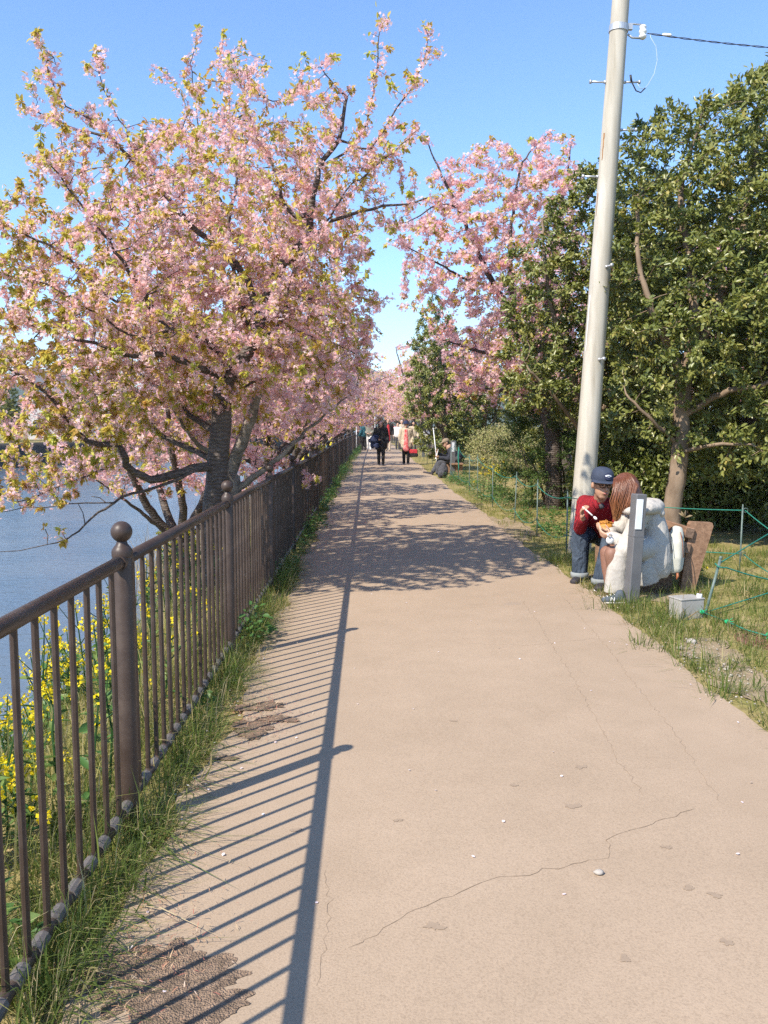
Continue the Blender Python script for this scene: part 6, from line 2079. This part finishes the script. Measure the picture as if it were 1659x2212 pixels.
    chain(hd_, loop, [(.020, .03), (.038, .05), (.045, .058), (.050, .062), (.055, .066), (.058, .066), (.05, .06), (.04, .05)], (0, 0, 1))
    Rh = Matrix.Rotation(.5, 3, 'Y')
    hd_.ball(P(1410, 1094, 7.26), (.095, .14, .050), 18, 12, Rh)
    hd_.ball(P(1422, 1108, 7.24), (.042, .12, .050), 18, 12, Rh)
    hd_.ball(P(1392, 1088, 7.22), (.10, .13, .05), 18, 12)
    body_part(hd_, 'hood', 'coat_grey', coat, org, .011, 5)
    MB().ball(P(1371, 1085, 7.22), (.05, .05, .03), 10, 8).build('blue_collar', 'denim_light', coat, True, org)
    s1 = shoe(toN, hlN, 0, 'shoe_slate', person, org, 1.0, 'shoe_sole', 'shoe_white')
    d = (toN - hlN).normalized(); sd = Vector((0, -1, 0)); c0 = hlN.lerp(toN, .56) + Vector((0, -.052, .045))
    n_ = MB()
    for a, b in (((-.016, -.014), (-.012, .018)), ((-.012, .018), (.012, -.014)), ((.012, -.014), (.016, .018))):
        n_.tube([c0 + d * -a[0] + Vector((0, 0, a[1])), c0 + d * -b[0] + Vector((0, 0, b[1]))], .0042, 5)
    n_.build('letter_n', 'shoe_white', s1, False, org)
    shoe(toF, hlF, 0, 'shoe_red', person, org, 1.0, 'shoe_white', 'shoe_white')
    # white bag strings and her small white bag on the lap
    bo = P(1316, 1164, 7.0)
    root = empty('plastic_bag', tuple(bo)); tag(root, 'small white plastic bag with loop handles on her lap', 'bag')
    b_ = MB(); b_.ball(bo + Vector((.015, .03, -.015)), (.035, .03, .035), 12, 8); 
    body_part(b_, 'sack', 'white_plastic', root, bo, .008, 2)
    MB().tube([bo + Vector((.0, 0, .01)), bo + Vector((-.015, -.01, .04)), bo + Vector((.005, -.012, .055)), bo + Vector((.02, -.0, .02))], (.004, .010), 6).build('handle', 'white_plastic', root, True, tuple(bo))
    # canvas bag behind her
    co = P(1458, 1228, 7.22)
    root = empty('canvas_bag', tuple(co)); tag(root, 'off-white canvas tote bag slumped on the bench behind the woman', 'bag')
    cb = MB()
    drape(cb, [(P(1464, 1139, 7.30), (.040, .03)), (P(1462, 1152, 7.27), (.058, .045)), (P(1460, 1175, 7.24), (.066, .06)), (P(1458, 1205, 7.22), (.074, .07)), (P(1457, 1228, 7.22), (.066, .06)), (P(1458, 1236, 7.22), (.05, .045))], (1, 0, 0), 5, .10)
    body_part(cb, 'sack', 'canvas', root, co, .009, 1)
    MB().tube([P(1447, 1150, 7.2), P(1449, 1170, 7.15), P(1452, 1195, 7.13)], [(.009, .003)] * 3, 6).build('strap', 'cloth_charcoal', root, True, tuple(co))
    MB().tube([P(1470, 1150, 7.2), P(1475, 1175, 7.16), P(1476, 1205, 7.14)], [(.008, .003)] * 3, 6).build('edge_strap', 'leather_brown', root, True, tuple(co))
    MB().tube([P(1463, 1232, 7.2), P(1464, 1245, 7.17), P(1461, 1252, 7.17)], [.012, .012, .004], 6).build('tassel', 'leather_brown', root, True, tuple(co))
build_woman()

# dry leaf caught on the bench back
lo = P(1480, 1118, 7.4)
r_ = MB(); 
for k in range(5):
    d = Vector((random.uniform(-1, .4), random.uniform(-.5, .5), random.uniform(-.1, 1))).normalized()
    r_.tube([lo, lo + d * .04, lo + d * .075 + Vector((0, 0, -.01))], [(.004, .002), (.02, .003), (.003, .002)], 6)
o = r_.build('dry_leaf', 'reed', None, True); tag(o, 'curled dry leaf sprig on the near end of the bench back', 'leaf')

# ------------------------------------------------------------------ seated man with the brown cap
def build_reader():
    Y = 25.7
    org = Vector((2.55, Y, 0))
    q = lambda u, v, y=Y: P(u, v, y)
    hd = q(963, 957); f = Vector((-.93, -.25, -.28))
    body = MB()
    fr = head_shape(body, hd, f, (-.1, 0, 1), 1.12)
    neck = q(970, 966)
    seg(body, neck, hd, .055, .055)
    hip = Vector((2.66, Y, .47))
    shN, shF = q(976, 972, Y - .2), q(974, 970, Y + .2)
    elN, wrN = q(970, 991, Y - .28), q(950, 988, Y - .14)
    elF, wrF = q(966, 988, Y + .2), q(947, 980, Y)
    knN, anN = q(950, 1000, Y - .12), q(945, 1021, Y - .1)
    knF, anF = q(949, 997, Y + .1), q(935, 1019, Y - .02)
    seg(body, neck, hip, .1, .12)
    for a, b, c_ in ((shN, elN, wrN), (shF, elF, wrF)): chain(body, [a, b, c_], [.045, .04, .03])
    for a, b, c_ in ((hip + Vector((0, -.09, 0)), knN, anN), (hip + Vector((0, .09, 0)), knF, anF)): chain(body, [a, b, c_], [.07, .055, .04])
    hand(body, wrN, (-1, .1, .1), (0, .4, .8), 1.15, .6); hand(body, wrF, (-.5, 0, 1), (.2, -.6, .2), 1.15, .6)
    p = body_part(body, 'person', 'skin_tan', None, org, .012, 2); p.location = org
    tag(p, 'man in a brown cap and dark jacket reading on the far bench', 'person')
    face_parts(p, hd, fr, 1.12, org)
    j = MB()
    seg(j, shN, shF, .09, .09); chain(j, [neck + Vector((.05, 0, -.08)), q(981, 985), hip + Vector((.02, 0, .08))], [(.16, .12), (.2, .15), (.2, .17)], (0, 1, 0))
    for a, b, c_ in ((shN, elN, wrN), (shF, elF, wrF)): chain(j, [a, b, c_], [.085, .07, .05])
    body_part(j, 'jacket', 'jacket_dark', p, org, .014, 3)
    t = MB()
    for a, b, c_ in ((hip + Vector((0, -.09, 0)), knN, anN), (hip + Vector((0, .09, 0)), knF, anF)): chain(t, [a, b, c_], [.11, .085, .062])
    seg(t, hip + Vector((0, -.1, 0)), hip + Vector((0, .1, 0)), .13, .13)
    body_part(t, 'trousers', 'cloth_charcoal', p, org, .014, 3)
    shoe(G(915, 1022), G(934, 1026), 0, 'shoe_dark', p, org, 1.05, 'shoe_dark')
    shoe(q(938, 1031, Y - .3), q(952, 1031, Y - .25), 0, 'shoe_dark', p, org, 1.05, 'shoe_dark')
    Rm, rt, ff, up = fr
    c = MB(); c.ball(hd + up * .06 - ff * .015, (.10, .118, .085), 18, 10, Rm)
    seg(c, hd + up * .055 + ff * .08, hd + up * .035 + ff * .19, (.08, .014), (.05, .010), rt)
    body_part(c, 'cap', 'cap_tan', p, org, .012, 2)
    h = MB(); h.ball(hd + up * .01 - ff * .035, (.088, .085, .07), 14, 10, Rm); body_part(h, 'hair', 'hair_dark', p, org, .012, 2)
    pc = q(943.5, 981)
    o = MB().box((0, 0, 0), (.012, .22, .30), Matrix.Rotation(.25, 3, 'Y')).build('paper', 'cloth_white', None); o.location = pc
    tag(o, 'white folded paper in the hands of the man in the brown cap', 'paper')
    b = q(944, 990, 26.2); tp = q(936, 926, 26.2)
    root = empty('white_pole', (b.x + .05, 26.2, 0)); tag(root, 'white slanted pole behind the reading man', 'pole')
    MB().tube([(0, 0, -.05), (tp.x - b.x - .05, 0, tp.z)], [.018, .011], 8).build('shaft', 'white_plastic', root, True)
    MB().ball((tp.x - b.x - .05, 0, tp.z), .022, 8, 6).build('cap', 'white_plastic', root, True)
    # backpack
    bp = G(956, 1033); bo = Vector((bp.x, bp.y, 0))
    root = empty('backpack', tuple(bo)); tag(root, 'dark grey backpack on the ground beside the reading man', 'backpack')
    m_ = MB(); chain(m_, [bo + Vector((0, 0, .08)), bo + Vector((.01, 0, .22)), bo + Vector((.03, 0, .36))], [(.14, .10), (.15, .11), (.09, .07)], (1, 0, 0))
    body_part(m_, 'sack', 'cloth_charcoal', root, bo, .014, 2)
    m_ = MB(); m_.ball(bo + Vector((-.03, -.10, .14)), (.10, .04, .09), 12, 8); body_part(m_, 'pocket', 'cloth_charcoal', root, bo, .012, 2)
    MB().tube([bo + Vector((.08, -.04, .40)), bo + Vector((.13, -.06, .3)), bo + Vector((.13, -.06, .12))], .012, 6).build('strap', 'cloth_black', root, True, tuple(bo))
build_reader()

# ------------------------------------------------------------------ walkers
def walker(u, v, h, label, top='cloth_black', legs='cloth_black', skin='skin', hair='hair_dark', long_hair=False, hat=None, coat_to=.55, stride=.12, face=(0, -1, 0), shoes='shoe_dark',
           arms='down', inner=None, voxel=.02, bag=None, long_coat=False, tilt=0.0, skirt=None):
    g = G(u, v)
    s = h / 1.70
    F = Vector(face).normalized(); Rt = F.cross(Vector((0, 0, 1)))
    org = Vector((g.x, g.y, 0))
    def L(x, y, z): return org + Rt * (x * s) + F * (y * s) + Vector((0, 0, z * s))
    hd = L(0, .03, 1.585)
    body = MB()
    fr = head_shape(body, hd, F, (0, 0, 1), s * 1.06)
    seg(body, L(0, 0, 1.42), hd, .052 * s, .052 * s)
    seg(body, L(0, 0, 1.38), L(0, 0, .95), (.15 * s, .09 * s), (.14 * s, .1 * s), Rt)
    legsj = []
    for q, fwd in ((-1, stride), (1, -stride)):
        hp, kn, an = L(q * .09, 0, .92), L(q * .085, fwd * .7 + .02, .50), L(q * .08, fwd, .09)
        legsj.append((hp, kn, an)); chain(body, [hp, kn, an], [.075 * s, .055 * s, .04 * s])
    armsj = []
    for q in (-1, 1):
        sh = L(q * .19, 0, 1.39)
        if arms == 'carry' or (arms == 'carry_right' and q == 1): el, wr = L(q * .25, -.02, 1.12), L(q * .12, .22, 1.03)
        elif arms == 'rail' and q == 1: el, wr = L(q * .32, .10, 1.15), L(q * .46, .25, 1.05)
        else: el, wr = L(q * .25, -.03 + .05 * q * (stride > .02), 1.10), L(q * .26, .08 - .06 * q * (stride > .02), .86)
        armsj.append((sh, el, wr)); chain(body, [sh, el, wr], [.045 * s, .038 * s, .027 * s])
        hand(body, wr, (wr - el) + F * .05, F * .2 - Rt * q, s * 1.05, .4)
    p = body_part(body, 'person', skin, None, org, voxel * .75, 2); p.location = org
    tag(p, label, 'person')
    face_parts(p, hd, fr, s * 1.06, org)
    t = MB()
    zt = coat_to * 1.7
    seg(t, L(-.17, 0, 1.385), L(.17, 0, 1.385), .075 * s, .075 * s)
    chain(t, [L(0, 0, 1.36), L(0, 0, 1.12), L(0, 0, max(zt, .9))], [(.215 * s, .125 * s), (.205 * s, .135 * s), (.22 * s, .15 * s)], Rt)
    if zt < .88: seg(t, L(0, 0, .95), L(0, 0, zt + .12), (.22 * s, .15 * s), (.255 * s, .18 * s), Rt)
    for a, b, c_ in armsj: chain(t, [a, b, b.lerp(c_, .85)], [.082 * s, .072 * s, .058 * s])
    body_part(t, 'coat' if zt < .88 else 'jacket', top, p, org, voxel, 3)
    l = MB(); seg(l, L(-.07, 0, .92), L(.07, 0, .92), .12 * s, .12 * s)
    for a, b, c_ in legsj: chain(l, [a, b, c_], [.10 * s, .075 * s, .058 * s])
    body_part(l, 'trousers', legs, p, org, voxel, 3)
    if inner:
        i_ = MB(); chain(i_, [L(0, .085, 1.36), L(0, .10, 1.1), L(0, .12, .9), L(0, .13, .60)], [(.075 * s, .06 * s), (.09 * s, .06 * s), (.10 * s, .07 * s), (.12 * s, .08 * s)], Rt)
        body_part(i_, 'tunic', inner, p, org, voxel * .8, 2)
    hr = MB(); hr.ball(hd + Vector((0, 0, .045 * s)) - F * .028 * s, (.092 * s, .095 * s, .085 * s), 14, 10)
    if long_hair:
        for q in (-1, 1): chain(hr, [hd + Rt * q * .075 * s + Vector((0, 0, .05 * s)), hd + Rt * q * .09 * s - Vector((0, 0, .09 * s)) , hd + Rt * q * .085 * s - Vector((0, 0, .22 * s)) + F * .03 * s], [.035 * s, .045 * s, .028 * s])
        seg(hr, hd - F * .06 * s, hd - F * .06 * s - Vector((0, 0, .2 * s)), .08 * s, .06 * s)
    body_part(hr, 'hair', hair, p, org, voxel * .7, 2)
    if hat:
        c = MB(); c.ball(hd + Vector((0, 0, .085 * s)), (.108 * s, .118 * s, .085 * s), 16, 10)
        c.lathe([(.10 * s, 0), (.165 * s, -.018 * s), (.168 * s, -.010 * s), (.105 * s, .02 * s)], hd + Vector((0, 0, .055 * s)), 18)
        body_part(c, 'hat', hat, p, org, voxel * .55, 2)
    for q, (a, b, c_) in zip((-1, 1), legsj):
        z = 0.0
        hl = Vector((c_.x, c_.y, z)) - F * .06 * s; shoe(hl + F * .25 * s, hl, 0, shoes, p, org, s * 1.0, shoes)
    return p, L, s, armsj
p, L, s, A = walker(823, 1006, 1.62, 'woman with long dark hair in a black coat walking in the middle of the path', 'cloth_black', 'cloth_black', long_hair=True, coat_to=.36, arms='carry_right', stride=.05)
b = MB(); c0 = L(.22, .22, .98)
for k in range(9): b.ball(c0 + Vector((random.uniform(-.16, .10), random.uniform(-.06, .06), random.uniform(-.22, .12))), (random.uniform(.09, .13), .08, random.uniform(.08, .12)), 10, 8)
o = body_part(b, 'folded_jacket', 'cloth_navy', None, c0, .02, 3); o.location = c0
tag(o, 'bundled blue jacket carried by the woman in black', 'jacket')
p, L, s, A = walker(877, 1004, 1.60, 'woman in a beige coat over a red patterned dress and navy hat', 'cloth_beige', 'cloth_black', hat='cloth_navy', inner='print_red', coat_to=.36, stride=.04)
hb = A[0][2]
c0 = Vector((hb.x + .03, hb.y, hb.z - .50))
root = empty('shopping_bag', tuple(c0)); tag(root, 'red and black tote bag hanging from the hand of the woman in beige', 'bag')
MB().box((0, 0, .06), (.34, .14, .14), bevel=.03).build('lower_panel', 'cloth_black', root)
MB().box((0, 0, .19), (.30, .13, .16), bevel=.03).build('upper_panel', 'cloth_red', root)
MB().tube([(-.10, 0, .26), (-.06, 0, .42), (0, 0, .50), (.06, 0, .42), (.10, 0, .26)], .012, 6).build('handle', 'cloth_black', root, True)
walker(786, 974, 1.66, 'man in a teal jacket standing at the fence with his back turned', 'cloth_teal', 'cloth_black', face=(-.5, .86, 0), arms='rail', stride=.03, voxel=.025)
walker(797.5, 974, 1.70, 'man in a grey-brown jacket and white trousers walking left of centre', 'cloth_olive', 'cloth_white', stride=.14, arms='carry', voxel=.025)
walker(790, 964, 1.75, 'dark-haired man in olive behind the man in white trousers', 'cloth_olive', 'cloth_charcoal', voxel=.03, stride=.08)
walker(806, 963, 1.76, 'person in a grey jacket half hidden behind the man in white trousers', 'cloth_charcoal', 'cloth_charcoal', voxel=.03, stride=.08)
walker(838.5, 975, 1.84, 'tall man in a dark jacket with red behind the woman in black', 'cloth_black', 'cloth_beige', inner='cloth_red', voxel=.025, stride=.10)
walker(859, 972, 1.62, 'person in white with a grey skirt walking behind the woman in beige', 'cloth_white', 'cloth_charcoal', coat_to=.5, voxel=.025, stride=.08)
walker(868, 970, 1.80, 'white-haired man whose head shows above the navy hat', 'cloth_beige', 'cloth_charcoal', hair='hair_white', voxel=.03)
walker(893, 976, 1.66, 'person in a pale patterned top and dark skirt at the right path edge', 'cloth_beige', 'cloth_charcoal', voxel=.025, stride=.06)
walker(849, 958, 1.65, 'far person in a red jacket between the walkers', 'cloth_red', 'cloth_charcoal', voxel=.03)
# ================================================================== air
m, nt, out = nodes_of('haze_air')
pv = nt.nodes.new('ShaderNodeVolumePrincipled')
pv.inputs['Color'].default_value = (0.86, 0.92, 1.0, 1)
pv.inputs['Density'].default_value = 0.0002
pv.inputs['Anisotropy'].default_value = 0.0
nt.links.new(pv.outputs['Volume'], out.inputs['Volume'])
hz = MB().box((0, 1900, 61.0), (8600, 4400, 128)).build('haze', 'haze_air')
hz['kind'] = 'stuff'
tag(hz, 'thin bluish spring haze in the air over the river', 'haze')
